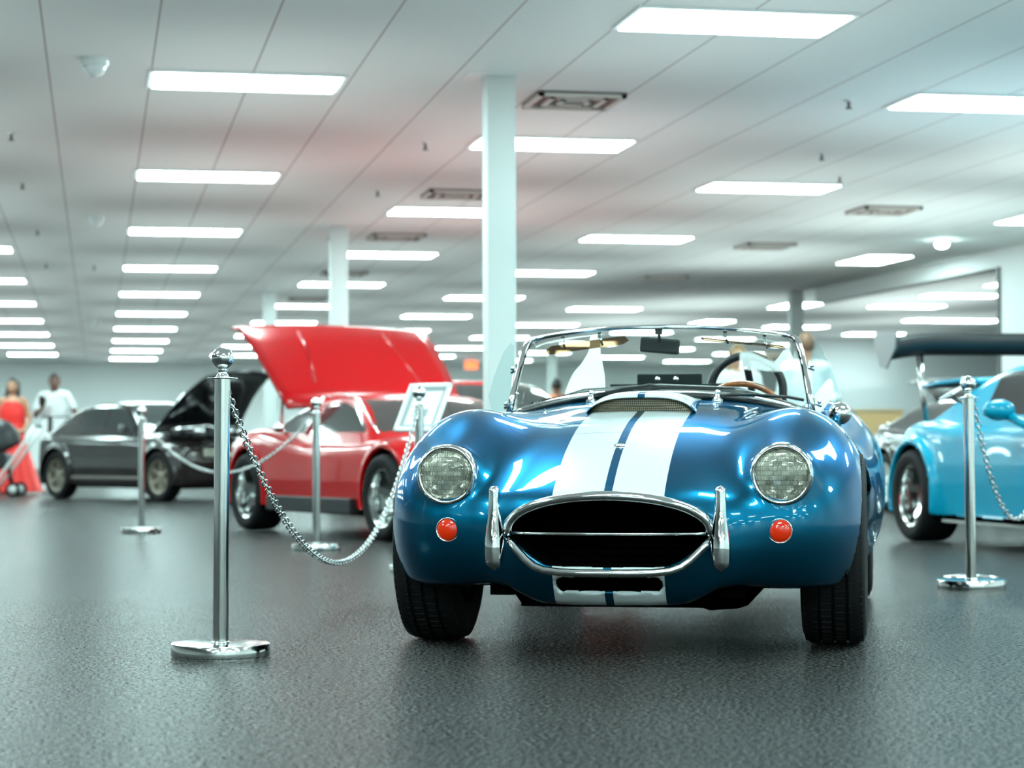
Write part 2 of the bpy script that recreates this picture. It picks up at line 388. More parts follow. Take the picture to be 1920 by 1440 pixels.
# headlights
def front_y(x, z):
    lo, hi = -.8, -.3
    for _ in range(24):
        mid = (lo+hi)/2
        if cobra_solid(np.array(x), np.array(mid), np.array(z)) < 0: hi = mid
        else: lo = mid
    return (lo+hi)/2
def lens_mat(name, col):
    m = mat(name, col, .08, .55, coat=1); nt = m.node_tree; b = nt.nodes['Principled BSDF']
    tc = nt.nodes.new('ShaderNodeTexCoord'); mp = nt.nodes.new('ShaderNodeMapping'); mp.inputs['Rotation'].default_value = (PI/2, 0, 0)
    br = nt.nodes.new('ShaderNodeTexBrick'); br.inputs['Scale'].default_value = 60; br.inputs['Brick Width'].default_value = 1.6; br.inputs['Row Height'].default_value = .9; br.inputs['Mortar Size'].default_value = .05
    br.inputs['Color1'].default_value = (.2, .2, .2, 1); br.inputs['Color2'].default_value = (1, 1, 1, 1)
    w = nt.nodes.new('ShaderNodeTexWave'); w.inputs['Scale'].default_value = 90; w.inputs['Distortion'].default_value = 2
    ns = nt.nodes.new('ShaderNodeTexNoise'); ns.inputs['Scale'].default_value = 26
    nt.links.new(tc.outputs['Object'], mp.inputs[0]); nt.links.new(mp.outputs[0], br.inputs['Vector']); nt.links.new(mp.outputs[0], w.inputs['Vector']); nt.links.new(mp.outputs[0], ns.inputs['Vector'])
    h = MN(nt, 'ADD', MN(nt, 'MULTIPLY', br.outputs['Color'], .5), MN(nt, 'ADD', MN(nt, 'MULTIPLY', w.outputs['Fac'], .45), MN(nt, 'MULTIPLY', ns.outputs['Fac'], 1.2)))
    bp = nt.nodes.new('ShaderNodeBump'); bp.inputs['Strength'].default_value = .8; bp.inputs['Distance'].default_value = .006
    nt.links.new(h, bp.inputs['Height']); nt.links.new(bp.outputs[0], b.inputs['Normal'])
    rp = nt.nodes.new('ShaderNodeValToRGB'); rp.color_ramp.elements[0].color = tuple(c*.35 for c in col)+(1,); rp.color_ramp.elements[1].color = tuple(min(1, c*1.25) for c in col)+(1,)
    rp.color_ramp.elements[0].position = .25; rp.color_ramp.elements[1].position = .75
    nt.links.new(MN(nt, 'ADD', MN(nt, 'MULTIPLY', br.outputs['Color'], .45), MN(nt, 'MULTIPLY', ns.outputs['Fac'], .65)), rp.inputs[0]); nt.links.new(rp.outputs[0], b.inputs['Base Color'])
    return m
M['lens'] = lens_mat('fluted headlamp glass', (.42, .42, .34))
M['orange'] = mat('orange red lamp lens', (.72, .022, .0), .15, coat=.6, emit=None)
for sx in (-1, 1):
    cx = sx*.546; Mh = Matrix.Translation((cx, -.600, .588)) @ Matrix.Rotation(PI/2, 4, 'X')    # local z -> -y
    m = MB(); m.lathe([(.100, -.045), (.101, -.012), (.099, .002), (.094, .010), (.0885, .012), (.0845, .006), (.083, -.004)], 48, Mh); hl = m.build('headlight', M['chrome'], cob); hl['label'] = 'round chrome headlight bezel'
    m = MB(); m.lathe([(.0845, -.004)]+[(.084*math.cos(a), -.004+.024*math.sin(a)) for a in np.linspace(0.05, PI/2-.01, 14)]+[(1e-4, .020)], 48, Mh); m.build('headlight_lens', M['lens'], hl)
    # indicator
    cy = front_y(.540, .409)+.006
    Mt = Matrix.Translation((sx*.540, cy+.012, .409)) @ Matrix.Rotation(PI/2, 4, 'X')
    m = MB(); m.lathe([(.039, -.05), (.041, .016), (.0385, .020), (.036, .016)], 32, Mt); tl = m.build('turn_signal', M['chrome'], cob)
    m = MB(); m.lathe([(.0375, .012)]+[(.0372*math.cos(a), .012+.016*math.sin(a)) for a in np.linspace(0, PI/2-.02, 10)], 32, Mt); m.build('turn_signal_lens', M['orange'], tl)['label'] = 'round orange red lens'
# nose badge
m = MB(); Mt = Matrix.Translation((0.0, -.385, float(c_top(-.385))+.001)) @ Matrix.Rotation(.42, 4, 'X') @ Matrix.Diagonal((1.25, .9, 1, 1))
m.lathe([(.020, -.003), (.020, .003), (.017, .005), (.015, .003), (1e-4, .0035)], 28, Mt)
for k in (-1, 0, 1): m.tube([Mt @ Vector((-.011, k*.006, .0045)), Mt @ Vector((.011, k*.006, .0045))], .0014, 6)
m.build('nose_badge', M['chrome'], cob)

# bonnet scoop
def surf_z(x, y):
    z = .95
    lo, hi = .5, 1.0
    for _ in range(24):
        mid = (lo+hi)/2
        if cobra_solid(np.array(x), np.array(y), np.array(mid)) < 0: lo = mid
        else: hi = mid
    return (lo+hi)/2
m = MB(); rows = []; ny = 12; nx = 25
for j in range(ny+1):
    y = .20+j/ny*.42; hgt = .058*(1-(j/ny)**2)**1.0 if j else .050
    if j == 1: hgt = .057
    wv = .198-.02*(j/ny)
    row = []
    for i in range(nx):
        u = -1+2*i/(nx-1); x = u*wv
        s = (1-abs(u)**3.2)**.62
        row.append((x, y+(.012*(1-u*u) if j == 0 else 0), surf_z(x, y)-.004+hgt*s+.004*s))
    rows.append(row)
v = [p for r in rows for p in r]; f = [(j*nx+i, j*nx+i+1, (j+1)*nx+i+1, (j+1)*nx+i) for j in range(ny) for i in range(nx-1)]
m.add(v, f)
o = m.build('hood_scoop', M['cobra'], cob)
sd = o.modifiers.new('shell', 'SOLIDIFY'); sd.thickness = .007; sd.offset = 1
sb = o.modifiers.new('sub', 'SUBSURF'); sb.levels = 2; sb.render_levels = 2
def mesh_mat():
    m = mat('woven wire mesh', (.05, .045, .035), .4, .6); nt = m.node_tree; b = nt.nodes['Principled BSDF']
    tc = nt.nodes.new('ShaderNodeTexCoord'); ck = nt.nodes.new('ShaderNodeTexChecker'); ck.inputs['Scale'].default_value = 190
    mp = nt.nodes.new('ShaderNodeMapping'); mp.inputs['Rotation'].default_value = (0, .785, 0)
    ck.inputs['Color1'].default_value = (.12, .095, .06, 1); ck.inputs['Color2'].default_value = (.006, .006, .005, 1)
    nt.links.new(tc.outputs['Object'], mp.inputs[0]); nt.links.new(mp.outputs[0], ck.inputs['Vector']); nt.links.new(ck.outputs['Color'], b.inputs['Base Color']); return m
m = MB(); top = [(x, .232, surf_z(x, .23)-.004+.056*(1-abs(x/.19)**3.2)**.62) for x in np.linspace(-.186, .186, 21)]; bot = [(x, .222, surf_z(x, .22)-.008) for x in np.linspace(-.186, .186, 21)]
m.add(top+bot, [(i, i+1, 21+i+1, 21+i) for i in range(20)]); m.build('scoop_mesh', mesh_mat(), cob)

# windscreen
def ws_top(t):  # t in -1..1
    x = .50*t; return (x, .80+.10*t*t, 1.143-.035*abs(t)**2.4)
def ws_path(off=0):
    L = [(-.592, .79, .80), (-.577, .815, .88), (-.560, .845, .97), (-.545, .868, 1.045), (-.532, .885, 1.085), (-.515, .895, 1.103)]
    Tm = [ws_top(t) for t in np.linspace(-.98, .98, 25)]
    return L+Tm+[(-x, y, z) for x, y, z in L[::-1]]
path = ws_path()
fr = MB(); rr = [.013]*5+[.0105]+[.0085]*25+[.0105]+[.013]*5
fr.tube(path, rr, 12); ws = fr.build('windscreen_frame', M['chrome'], cob)
cowl = []
for t in np.linspace(-1, 1, 25):
    x = .575*t; y = .66+.13*t*t; cowl.append((x, y, surf_z(x, y)+.024-.01*t*t))
m = MB(); m.tube(cowl, .011, 10); m.build('windscreen_base_trim', M['chrome'], ws)
m = MB(); m.tube([(x, y-.015, z-.014) for x, y, z in cowl], .012, 8); m.build('windscreen_seal', M['black'], ws)
# glass: between cowl line and frame
n = 25; tops = [Vector(path[0]).lerp(Vector(path[1]), 0)]; m = MB(); vs = []
tp = []
for i in range(n):
    t = -1+2*i/(n-1)
    if abs(t) > .88: 
        k = (abs(t)-.88)/.12; a = Vector((.50, .90, 1.10)); b = Vector((.545, .865, 1.05)); p = a.lerp(b, k)
        tp.append(Vector((math.copysign(p.x, t), p.y, p.z)))
    else:
        q = ws_top(t/.88*.98); tp.append(Vector(q))
for j in range(9):
    for i in range(n):
        a = Vector(cowl[i]); b = tp[i]; p = a.lerp(b, j/8); p.y -= .012*math.sin(PI*j/8); vs.append(p)
m.add(vs, [(j*n+i, j*n+i+1, (j+1)*n+i+1, (j+1)*n+i) for j in range(8) for i in range(n-1)])
g = m.build('windscreen_glass', M['glass'], ws); g.modifiers.new('s', 'SOLIDIFY').thickness = .004
# interior mirror
m = MB(); m.box((-.078, -.014, -.030), (.078, .014, .030)); mr = m.build('rear_view_mirror', mat('dark mirror housing', (.018, .022, .022), .45, bump=(150, .3, .002)), cob, (.0, .845, 1.072), bevel=.009); mr.rotation_euler = (.1, .09, -.05)
m = MB(); m.tube([(0.0, .835, 1.085), (0.0, .81, 1.135)], .006, 8); m.box((-.014, .795, 1.115), (.014, .815, 1.137)); m.build('mirror_stem', M['black'], cob)
# visors
m = MB(); Mv = Matrix.Translation((-.285, .835, 1.088)) @ Matrix.Rotation(-.13, 4, 'Y') @ Matrix.Rotation(.0, 4, 'Z') @ Matrix.Rotation(-.3, 4, 'X')
m.prism([(-.165, -.022), (-.15, -.03), (.14, -.03), (.165, -.018), (.15, .004), (-.145, .004), (-.165, -.01)], .004, Mv @ Matrix.Rotation(PI/2, 4, 'X')); m.build('sun_visor', M['tint'], cob)['label'] = 'brown tinted acrylic sun visor'
m = MB(); Mv = Matrix.Translation((.325, .835, 1.078)) @ Matrix.Rotation(.11, 4, 'Y')
m.box((-.16, -.05, -.003), (.16, .05, .003), 0, Mv); m.build('sun_visor', M['tint'], cob)
for x in (-.385, -.235, .255, .405):
    m = MB(); z = 1.120-.035*abs(x/.5)**2.4
    m.box((x-.007, .80+.1*(x/.5)**2, z-.012), (x+.007, .82+.1*(x/.5)**2, z+.012)); m.tube([(x, .805+.1*(x/.5)**2, z-.0), (x+.012, .832, z-.04)], .005, 8)
    m.build('visor_clip', M['chrome'], cob)
# wind wings with brackets
for sx in (-1, 1):
    m = MB(); pts = [(0, 0), (.03, .0), (.055, .25), (.045, .27), (.02, .255), (-.035, .12), (-.085, .04), (-.075, -.0)]
    pts = [(0.0, -.03), (.02, .24), (.005, .255), (-.03, .22), (-.075, .12), (-.10, .045), (-.085, -.02)]
    Mw = Matrix.Translation((sx*.597, .86, .835)) @ Matrix.Rotation(sx*.35, 4, 'Z')
    v2 = [Mw @ Vector((sx*(-px), -.0, pz)) for px, pz in pts]; v3 = [p+Vector((0, .004, 0)) for p in v2]; N = len(pts)
    m.add(v2+v3, [tuple(range(N)), tuple(range(2*N-1, N-1, -1))]+[(i, (i+1) % N, N+(i+1) % N, N+i) for i in range(N)], False)
    ww = m.build('wind_wing', M['plexi'], cob)
    for z0, x0 in ((.985, .565), (.845, .592)):
        m = MB(); m.tube([(sx*x0, .86, z0), (sx*(x0+.03), .872, z0-.012)], .006, 8); m.sphere((sx*(x0+.022), .862, z0+.004), .009, 8); m.box((sx*x0-.008, .85, z0-.012), (sx*x0+.008, .87, z0+.02))
        m.build('wing_bracket', M['chrome'], ww)
# wipers
for x0, x1, y1, zz in ((-.235, -.02, .70, .0), (.245, .50, .775, .0)):
    zp = surf_z(x0, .60)
    m = MB(); m.tube([(x0, .60, zp-.01), (x0, .60, zp+.028)], .009, 10); m.tube([(x0, .60, zp), (x0+.0, .585, zp+.004)], .016, 10); m.box((x0-.02, .585, zp-.004), (x0+.02, .615, zp+.008)); m.sphere((x0, .60, zp+.034), .011, 8)
    w = m.build('wiper_spindle', M['chrome'], cob)
    d = 1 if x0 < 0 else 1
    z1 = surf_z(x1, min(y1, .66))+.052
    m = MB(); m.tube([(x0, .60, zp+.022), ((x0+x1)/2, .64, (zp+z1)/2+.018), (x1, y1-.045, z1)], [.006, .005, .004], 8)
    m.tube([(x0-.09*d, .665, zp+.008), (x0+.05, .645, zp+.028), (x1, y1-.045, z1), (x1+.06, y1-.03, z1-.012)], .006, 8); m.build('wiper_arm', M['black'], w)
# dashboard, steering wheel, seats, roll hoop
m = MB(); m.tube([(-.56, .95, .80), (-.3, .86, .872), (0, .84, .888), (.3, .86, .874), (.56, .95, .80)], [.03, .035, .035, .035, .03], 12); m.build('dashboard', M['leather'], cob)
sw = MB(); Ms = Matrix.Translation((.30, 1.10, .765)) @ Matrix.Rotation(-1.05, 4, 'X')
sw.tube([Ms @ Vector((.185*math.cos(a), .185*math.sin(a), 0)) for a in np.linspace(0, 2*PI, 48, endpoint=False)], .0125, 10, closed=True)
swo = sw.build('steering_wheel', M['wood'], cob)
m = MB()
for k in range(3):
    a = PI/2+k*2*PI/3; m.tube([Ms @ Vector((0, 0, -.02)), Ms @ Vector((.18*math.cos(a), .18*math.sin(a), 0))], .008, 8)
m.sphere(tuple(Ms @ Vector((0, 0, -.015))), .035, 10); m.build('steering_wheel_spokes', M['blackmetal'], swo)
for sx in (-1, 1):
    m = MB(); m.box((sx*.33-.21, 1.62, .35), (sx*.33+.21, 1.74, .80)); s = m.build('seat_back', M['leather'], cob, bevel=.05)
    m = MB(); m.box((sx*.33-.21, 1.15, .33), (sx*.33+.21, 1.64, .45)); m.build('seat_cushion', M['leather'], s, bevel=.05)
m = MB(); m.box((-.32, 1.76, .80), (.19, 1.80, .950)); m.box((-.20, 1.755, .92), (.08, 1.80, .993)); m.build('rear_bulkhead', mat('dark green black panel', (.008, .014, .014), .5, spec=.15), cob, bevel=.006)
for x in (-.11, -.03): MB().lathe([(.013, 0), (.011, .006), (1e-4, .006)], 16, Matrix.Translation((x, 1.755, .968)) @ Matrix.Rotation(PI/2, 4, 'X')).build('bulkhead_stud', M['chrome'], cob)
hoop = []
HX = .270
for i in range(33):
    a = PI-PI*i/32; hoop.append((HX+.155*math.cos(a), 1.82, .925+.145*math.sin(a)))
hoop = [(HX-.155, 1.82, .60)]+hoop+[(HX+.155, 1.82, .60)]
m = MB(); m.tube(hoop, .0185, 14); rb = m.build('roll_hoop', M['gloss_black'], cob)
m = MB(); m.tube([(HX-.005, 1.82, 1.06), (HX+.015, 2.25, .80)], .0165, 12); m.build('roll_hoop_brace', M['gloss_black'], rb)
m = MB(); m.sphere((HX-.003, 1.80, 1.015), .006, 8); m.build('brace_bolt', M['chrome'], rb)
# round chrome door mirror on the right
m = MB(); m.sphere((.690, .98, .805), .044, 16, 0, (1, .8, 1)); m.tube([(.69, .98, .80), (.685, .98, .74)], .008, 8); m.build('door_mirror', M['chrome'], cob)
# chrome strap / bonnet latch on the left wing
m = MB(); m.tube([(x, y, surf_z(x, y)+.003) for x, y in ((-.40, .50), (-.385, .44), (-.375, .36), (-.365, .30))], .0045, 8); m.build('hood_latch', M['chrome'], cob)
m = MB(); m.tube([(x, y, surf_z(x, y)+.003) for x, y in ((.40, .50), (.385, .44), (.375, .36), (.365, .30))], .0045, 8); m.build('hood_latch', M['chrome'], cob)
# ------------------------------------------------------------------ the room
CZ = 3.053
LX0, LDX, LY0, LYo, LDY = .331, 2.545, 13.60, 11.16, 4.90
def floor_mat():
    m = mat('dark speckled resin floor', (.035, .036, .035), .3, spec=.5, ior=1.33); nt = m.node_tree; b = nt.nodes['Principled BSDF']
    tc = nt.nodes.new('ShaderNodeTexCoord'); n = nt.nodes.new('ShaderNodeTexNoise'); n.inputs['Scale'].default_value = 85; n.inputs['Detail'].default_value = 3
    n2 = nt.nodes.new('ShaderNodeTexNoise'); n2.inputs['Scale'].default_value = 1.3
    v = nt.nodes.new('ShaderNodeTexVoronoi'); v.inputs['Scale'].default_value = 260
    r = nt.nodes.new('ShaderNodeValToRGB'); r.color_ramp.elements[0].position = .48; r.color_ramp.elements[0].color = (.002, .002, .002, 1); r.color_ramp.elements[1].position = .72; r.color_ramp.elements[1].color = (.11, .108, .10, 1)
    for k in (n, n2, v): nt.links.new(tc.outputs['Object'], k.inputs['Vector'])
    nt.links.new(n.outputs['Fac'], r.inputs[0]); nt.links.new(r.outputs[0], b.inputs['Base Color'])
    nt.links.new(MN(nt, 'ADD', MN(nt, 'MULTIPLY', n2.outputs['Fac'], .10), .20), b.inputs['Roughness'])
    n3 = nt.nodes.new('ShaderNodeTexNoise'); n3.inputs['Scale'].default_value = 85; n3.inputs['Detail'].default_value = 2; nt.links.new(tc.outputs['Object'], n3.inputs['Vector'])
    g3 = MN(nt, 'MULTIPLY', MN(nt, 'SUBTRACT', n3.outputs['Fac'], .42), 6.0); g3.node.use_clamp = True
    nt.links.new(MN(nt, 'ADD', MN(nt, 'MULTIPLY', g3, .85), .02), b.inputs['Specular IOR Level'])
    bp = nt.nodes.new('ShaderNodeBump'); bp.inputs['Strength'].default_value = .8; bp.inputs['Distance'].default_value = .02
    nt.links.new(MN(nt, 'ADD', n.outputs['Fac'], MN(nt, 'MULTIPLY', v.outputs['Distance'], .6)), bp.inputs['Height']); nt.links.new(bp.outputs[0], b.inputs['Normal'])
    return m
def ceil_mat():
    m = mat('off-white ceiling tiles', (.86, .84, .81), .8); nt = m.node_tree; b = nt.nodes['Principled BSDF']
    tc = nt.nodes.new('ShaderNodeTexCoord'); sp = nt.nodes.new('ShaderNodeSeparateXYZ'); nt.links.new(tc.outputs['Object'], sp.inputs[0])
    def ln(c, off, pitch, w):
        t = MN(nt, 'FRACT', MN(nt, 'ADD', MN(nt, 'DIVIDE', MN(nt, 'SUBTRACT', c, off), pitch), .5))
        return MN(nt, 'LESS_THAN', MN(nt, 'ABSOLUTE', MN(nt, 'SUBTRACT', t, .5)), w/pitch)
    a = ln(sp.outputs[0], LX0, LDX/4, .006)
    n = nt.nodes.new('ShaderNodeTexNoise'); n.inputs['Scale'].default_value = .35; nt.links.new(tc.outputs['Object'], n.inputs['Vector'])
    mx = nt.nodes.new('ShaderNodeMix'); mx.data_type = 'RGBA'; mx.inputs[6].default_value = (.82, .86, .84, 1); mx.inputs[7].default_value = (.46, .42, .40, 1)
    nt.links.new(a, mx.inputs[0]); nt.links.new(mx.outputs[2], b.inputs['Base Color']); return m
M['floor'] = floor_mat(); M['ceil'] = ceil_mat()
M['wall'] = mat('pale painted wall', (.88, .90, .89), .6, bump=(3, .05, .01))
def struct(name, mb, m, **k):
    o = mb.build(name, m, **k); o['kind'] = 'structure'; return o
XL, XR, YB, YF = -13.0, 22.0, -9.0, 61.5
struct('floor', MB().box((XL-.2, YB-.2, -.1), (XR+.2, YF+.2, 0)), M['floor'])
struct('ceiling', MB().box((XL-.2, YB-.2, CZ), (XR+.2, YF+.2, CZ+.1)), M['ceil'])
struct('wall_left', MB().box((XL-.2, YB, 0), (XL, YF, CZ)), M['wall'])
struct('wall_back', MB().box((XL-.2, YF, 0), (XR, YF+.2, CZ)), M['wall'])
struct('wall_front', MB().box((XL-.2, YB-.2, 0), (XR, YB, CZ)), M['wall'])
struct('wall_far_right', MB().box((XR, YB, 0), (XR+.2, YF, CZ)), M['wall'])
struct('wall_right', MB().box((10.75, YB, 0), (10.95, 24.4, CZ)).box((10.75, 24.4, 2.84), (10.95, 31.2, CZ)), M['wall'])
struct('wall_far_corner', MB().box((15.4, 45, 0), (XR, 45.2, CZ)), mat('grey painted wall', (.50, .52, .52), .6))
struct('trim_1', MB().box((10.72, 24.38, 0), (10.97, 24.43, 2.84)), mat('dark door jamb', (.12, .12, .12), .5))
struct('baseboard_back', MB().box((XL, YF-.02, 0), (XR, YF, .1)), mat('grey skirting', (.3, .3, .3), .6))

LC = (.70, 1.0, .985)
M['lamp'] = mat('lit diffuser', (.9, .9, .9), .5, emit=LC, es=14)
M['lampframe'] = mat('white light frame', (.8, .82, .82), .5)
def light_panel(x, y, label, rot=0, w=1.22, l=.61, group='recessed ceiling light panels'):
    t = thing('ceiling_light', label, 'ceiling light', (x+w/2, y+l/2, CZ), rot, group)
    if light_panel.proto is None:
        d = MB().box((-w/2+.02, -l/2+.02, -.022), (w/2-.02, l/2-.02, -.004)).build('diffuser', M['lamp'], t)
        f = MB()
        for a, b in (((-w/2-.02, -l/2-.02), (w/2+.02, -l/2+.02)), ((-w/2-.02, l/2-.02), (w/2+.02, l/2+.02)), ((-w/2-.02, -l/2), (-w/2+.02, l/2)), ((w/2-.02, -l/2), (w/2+.02, l/2))):
            f.box((a[0], a[1], -.016), (b[0], b[1], -.001))
        f = f.build('frame', M['lampframe'], t); light_panel.proto = (d, f)
    else:
        for o in light_panel.proto:
            c = o.copy(); COL.objects.link(c); c.parent = t
    return t
light_panel.proto = None
def add_ceiling_fill(x, y, k=1.0):          # added fill light facing up to brighten the ceiling, no fixture of its own
    l = bpy.data.lights.new('added_ceiling_fill', 'AREA'); l.shape = 'RECTANGLE'; l.size = 1.8; l.size_y = 3.4; l.color = (.86, 1.0, .985); l.energy = UPW*k
    o = bpy.data.objects.new('added_ceiling_fill', l); COL.objects.link(o); o.location = (x, y, CZ-1.1); o.rotation_euler = (PI, 0, 0)
UPW = 4.3
ORD = ['nearest', 'second', 'third', 'fourth', 'fifth', 'sixth', 'seventh', 'eighth', 'ninth', 'tenth', 'eleventh', 'twelfth', 'thirteenth']
CN = {-4: 'outermost row outside the left edge', -3: 'second row outside the left edge', -2: 'row outside the left edge', -1: 'row cut by the left photo edge', 0: 'long row over the gunmetal coupe', 1: 'row passing behind the big pillar', 2: 'row starting at upper right', 3: 'short row above the windscreen', 4: 'row over the roadster seats', 5: 'row left of the side room', 6: 'rightmost deep row'}
for n in range(-4, 7):
    ks = []
    for k in range(-5, 10):
        X = LX0+LDX*n; Y = (LY0 if n % 2 == 0 else LYo)+LDY*k
        if Y < YB+.5 or Y > 60: continue
        if n < -2 and Y < 25: continue
        if n == 3 and 12 < Y < 33: continue
        if n >= 4 and Y < 36: continue
        if n == 4 and Y < 40: continue
        if X < XL+.3: continue
        ks.append((X, Y))
    vis = 0
    for X, Y in ks:
        if -4 < Y: add_ceiling_fill(X+.61, Y+.3)
        near = Y < (8 if n in (1,) else 12)
        lab = f'lit ceiling panel, {ORD[vis]} in the {CN[n]}' if not near else f'lit ceiling panel above the camera, {CN[n]}'
        if not near: vis += 1
        light_panel(X, Y, lab)
for x, y, rot, lab in ((9.06, 20.5, PI/2, 'lit ceiling panel turned lengthwise, cut by the right photo edge'), (9.1, 25.6, PI/2, 'lit ceiling panel turned lengthwise between the two small right-hand vents'),
                       (10.95, 34.3, PI/2, 'lit ceiling panel turned lengthwise behind the slim right pillar'), (10.95, 39.3, PI/2, 'lit ceiling panel turned lengthwise just above the windscreen frame'),
                       (9.0, 15.6, PI/2, 'lit ceiling panel outside the right photo edge'),
                       (12.8, 31.6, 0, 'lit ceiling panel in the side room, middle of its row'), (12.9, 34.2, 0, 'lit ceiling panel in the side room, furthest left of its row'), (12.9, 29.3, 0, 'small lit ceiling panel in the side room, topmost of its row'),
                       (15.0, 38.0, 0, 'lit ceiling panel near the back of the side room'), (17.5, 35, 0, 'lit ceiling panel deep in the side room')):
    light_panel(x, y, lab, rot); add_ceiling_fill(x+.3-(1.2 if x < 12 else 0), y+.3, 1.9)
# columns
M['pillar'] = mat('white square pillar', (.58, .61, .60), .45)
for nm, x, y, w, lab in (('a', 2.53, 13.5, .185, 'white square pillar right in front, tallest in view'), ('b', 2.55, 23.0, .185, 'white square pillar rising behind the red raised panel'), ('c', 2.56, 32.5, .185, 'thin white pillar, third in the row leading away'), ('d', 10.5, 31.4, .2, 'slim white pillar at the corner of the right opening'), ('e', 10.75, 50.5, .2, 'far pillar seen through the middle of the windscreen'), ('f', 5.2, 42.0, .185, 'far white pillar seen through the left of the windscreen')):
    t = thing('pillar', lab, 'pillar', (x, y, 0), 0, 'white structural pillars')
    MB().box((-w/2, -w/2, 0), (w/2, w/2, CZ)).build('shaft', M['pillar'], t, bevel=.006)
    MB().box((-w/2-.14, -w/2-.12, CZ-.006), (w/2+.02, w/2+.05, CZ-.0005)).build('ceiling_plate', M['lampframe'], t)
# vents
M['ventdark'] = mat('dark vent slot', (.16, .11, .10), .7); M['ventw'] = mat('vent louvre', (.62, .58, .54), .5)
for i, (x, y, lab) in enumerate(((2.89, 13.95, 'large square ceiling vent beside the nearest pillar'), (3.0, 19.45, 'ceiling vent left of the nearest pillar'), (3.0, 23.6, 'ceiling vent right of the second pillar'), (7.45, 20.1, 'ceiling vent nearest the right wall'), (7.45, 24.0, 'middle ceiling vent of the right-hand row'), (7.5, 28.9, 'ceiling vent above the rear view mirror, furthest of the right-hand row'), (3.0, 28.8, 'faint ceiling vent behind the second pillar'), (3.0, 34, 'faintest ceiling vent behind the third pillar'))):
    t = thing('ceiling_vent', lab, 'vent', (x+.3, y+.3, CZ), 0, 'square ceiling vents')
    m = MB()
    for s in (.30, .20, .11):
        for a, b in (((-s, -s), (s, -s+.035)), ((-s, s-.035), (s, s)), ((-s, -s), (-s+.035, s)), ((s-.035, -s), (s, s))): m.box((a[0], a[1], -.035+.0*s), (b[0], b[1], -.014))
    MB().box((-.30, -.30, -.012), (.30, .30, -.001)).build('backing', M['ventdark'], t); m.build('louvre', M['ventw'], t)
M['brass'] = mat('sprinkler metal', (.16, .14, .13), .4, .6)
for x, y, lab in ((5.07, 13.99, 'black ceiling sprinkler nearest, left of the top right light'), (5.77, 16.57, 'ceiling sprinkler above the upper right light panel'), (6.42, 17.96, 'small dark ceiling sensor right of the light over the windscreen'), (2.51, 16.51, 'ceiling sprinkler left of the nearest pillar'), (2.54, 19.65, 'ceiling sprinkler left of the second vent'), (-.64, 16.53, 'ceiling sprinkler nearest the left photo edge'), (-.66, 19.62, 'ceiling sprinkler, second one down the left photo edge'), (-.64, 23.82, 'ceiling sprinkler, third one down the left photo edge'), (-.65, 28.23, 'ceiling sprinkler, fourth one down the left side'), (-.04, 28.39, 'ceiling sprinkler left of the fourth light panel'), (2.55, 23.96, 'ceiling sprinkler touching the second pillar')):
    t = thing('sprinkler', lab, 'sprinkler', (x, y, CZ), 0, 'ceiling sprinklers')
    MB().lathe([(.034, -.001), (.034, -.007), (.02, -.012), (1e-4, -.012)], 16).build('escutcheon', M['lampframe'], t)
    MB().lathe([(.011, -.01), (.011, -.05), (.024, -.053), (.024, -.06), (1e-4, -.06)], 12).build('head', M['brass'], t)
M['dome'] = mat('pale dome housing', (.75, .80, .80), .2, coat=1)
for y, lab in ((13.28, 'white dome camera on the ceiling, nearest'), (22.36, 'white dome camera on the ceiling, second one back'), (40.6, 'faint white dome camera on the ceiling, furthest')):
    t = thing('dome_camera', lab, 'security camera', (-.02, y, CZ), 0, 'white ceiling dome cameras')
    MB().lathe([(.085, -.0005), (.085, -.035), (.075, -.05)], 28).build('housing', M['dome'], t)
    MB().lathe([(.070, -.045)]+[(.068*math.cos(a), -.05-.065*math.sin(a)) for a in np.linspace(0, PI/2-.02, 10)], 28).build('dome', M['dome'], t)
t = thing('downlight', 'small round lit ceiling spotlight near the right wall', 'spotlight', (9.6, 23.4, CZ))
MB().lathe([(.10, -.001), (.10, -.03), (.08, -.04)], 24).build('housing', M['lampframe'], t)
MB().lathe([(.078, -.038), (.07, -.07), (.04, -.09), (1e-4, -.095)], 24).build('bulb', mat('lit bulb', (1, 1, 1), .5, emit=LC, es=25), t)
t = thing('ceiling_sign', 'small glowing orange sign hanging below the far ceiling left of the pillar', 'sign', (*c2w(-1.09, 57.5), 2.86), 0)
MB().box((-.17, -.03, -.11), (.17, .03, .11)).build('lit_face', mat('orange sign glow', (.9, .3, .1), .5, emit=(1, .14, .04), es=.55), t)
MB().tube([(0, 0, .11), (0, 0, CZ-2.861)], .012, 6).build('hanger', M['lampframe'], t)
# ------------------------------------------------------------------ stanchions and chains
def stanchion(r, d, label, tilt=0):
    x, y = c2w(r, d); t = thing('stanchion', label, 'stanchion', (x, y, 0), 0, 'chrome rope-barrier stanchions'); t.rotation_euler = (0, tilt, 0)
    MB().lathe([(1e-4, 0), (.157, 0), (.157, .004), (.160, .005), (.1605, .008), (.1605, .041), (.1585, .0445), (.150, .045), (.03, .0452), (1e-4, .0452)], 64).build('base', M['steel'], t, autosm=.7)
    MB().lathe([(.0252, .04), (.0252, .905)], 32).build('pole', M['steel'], t)
    MB().lathe([(.0252, .045), (.030, .0455), (.030, .049), (.0255, .051)], 32).build('collar', M['chrome'], t)
    MB().lathe([(.0255, .903), (.049, .9035), (.050, .9055), (.049, .907), (.026, .9085), (.020, .914), (.0145, .922), (.0135, .928), (.0175, .932), (.0135, .936), (.0175, .940), (.0185, .943)], 32).build('chain_flange', M['chrome'], t)
    MB().sphere((0, 0, .972), .0368, 18).build('ball_finial', M['chrome'], t)
    return Vector((x, y, 0))
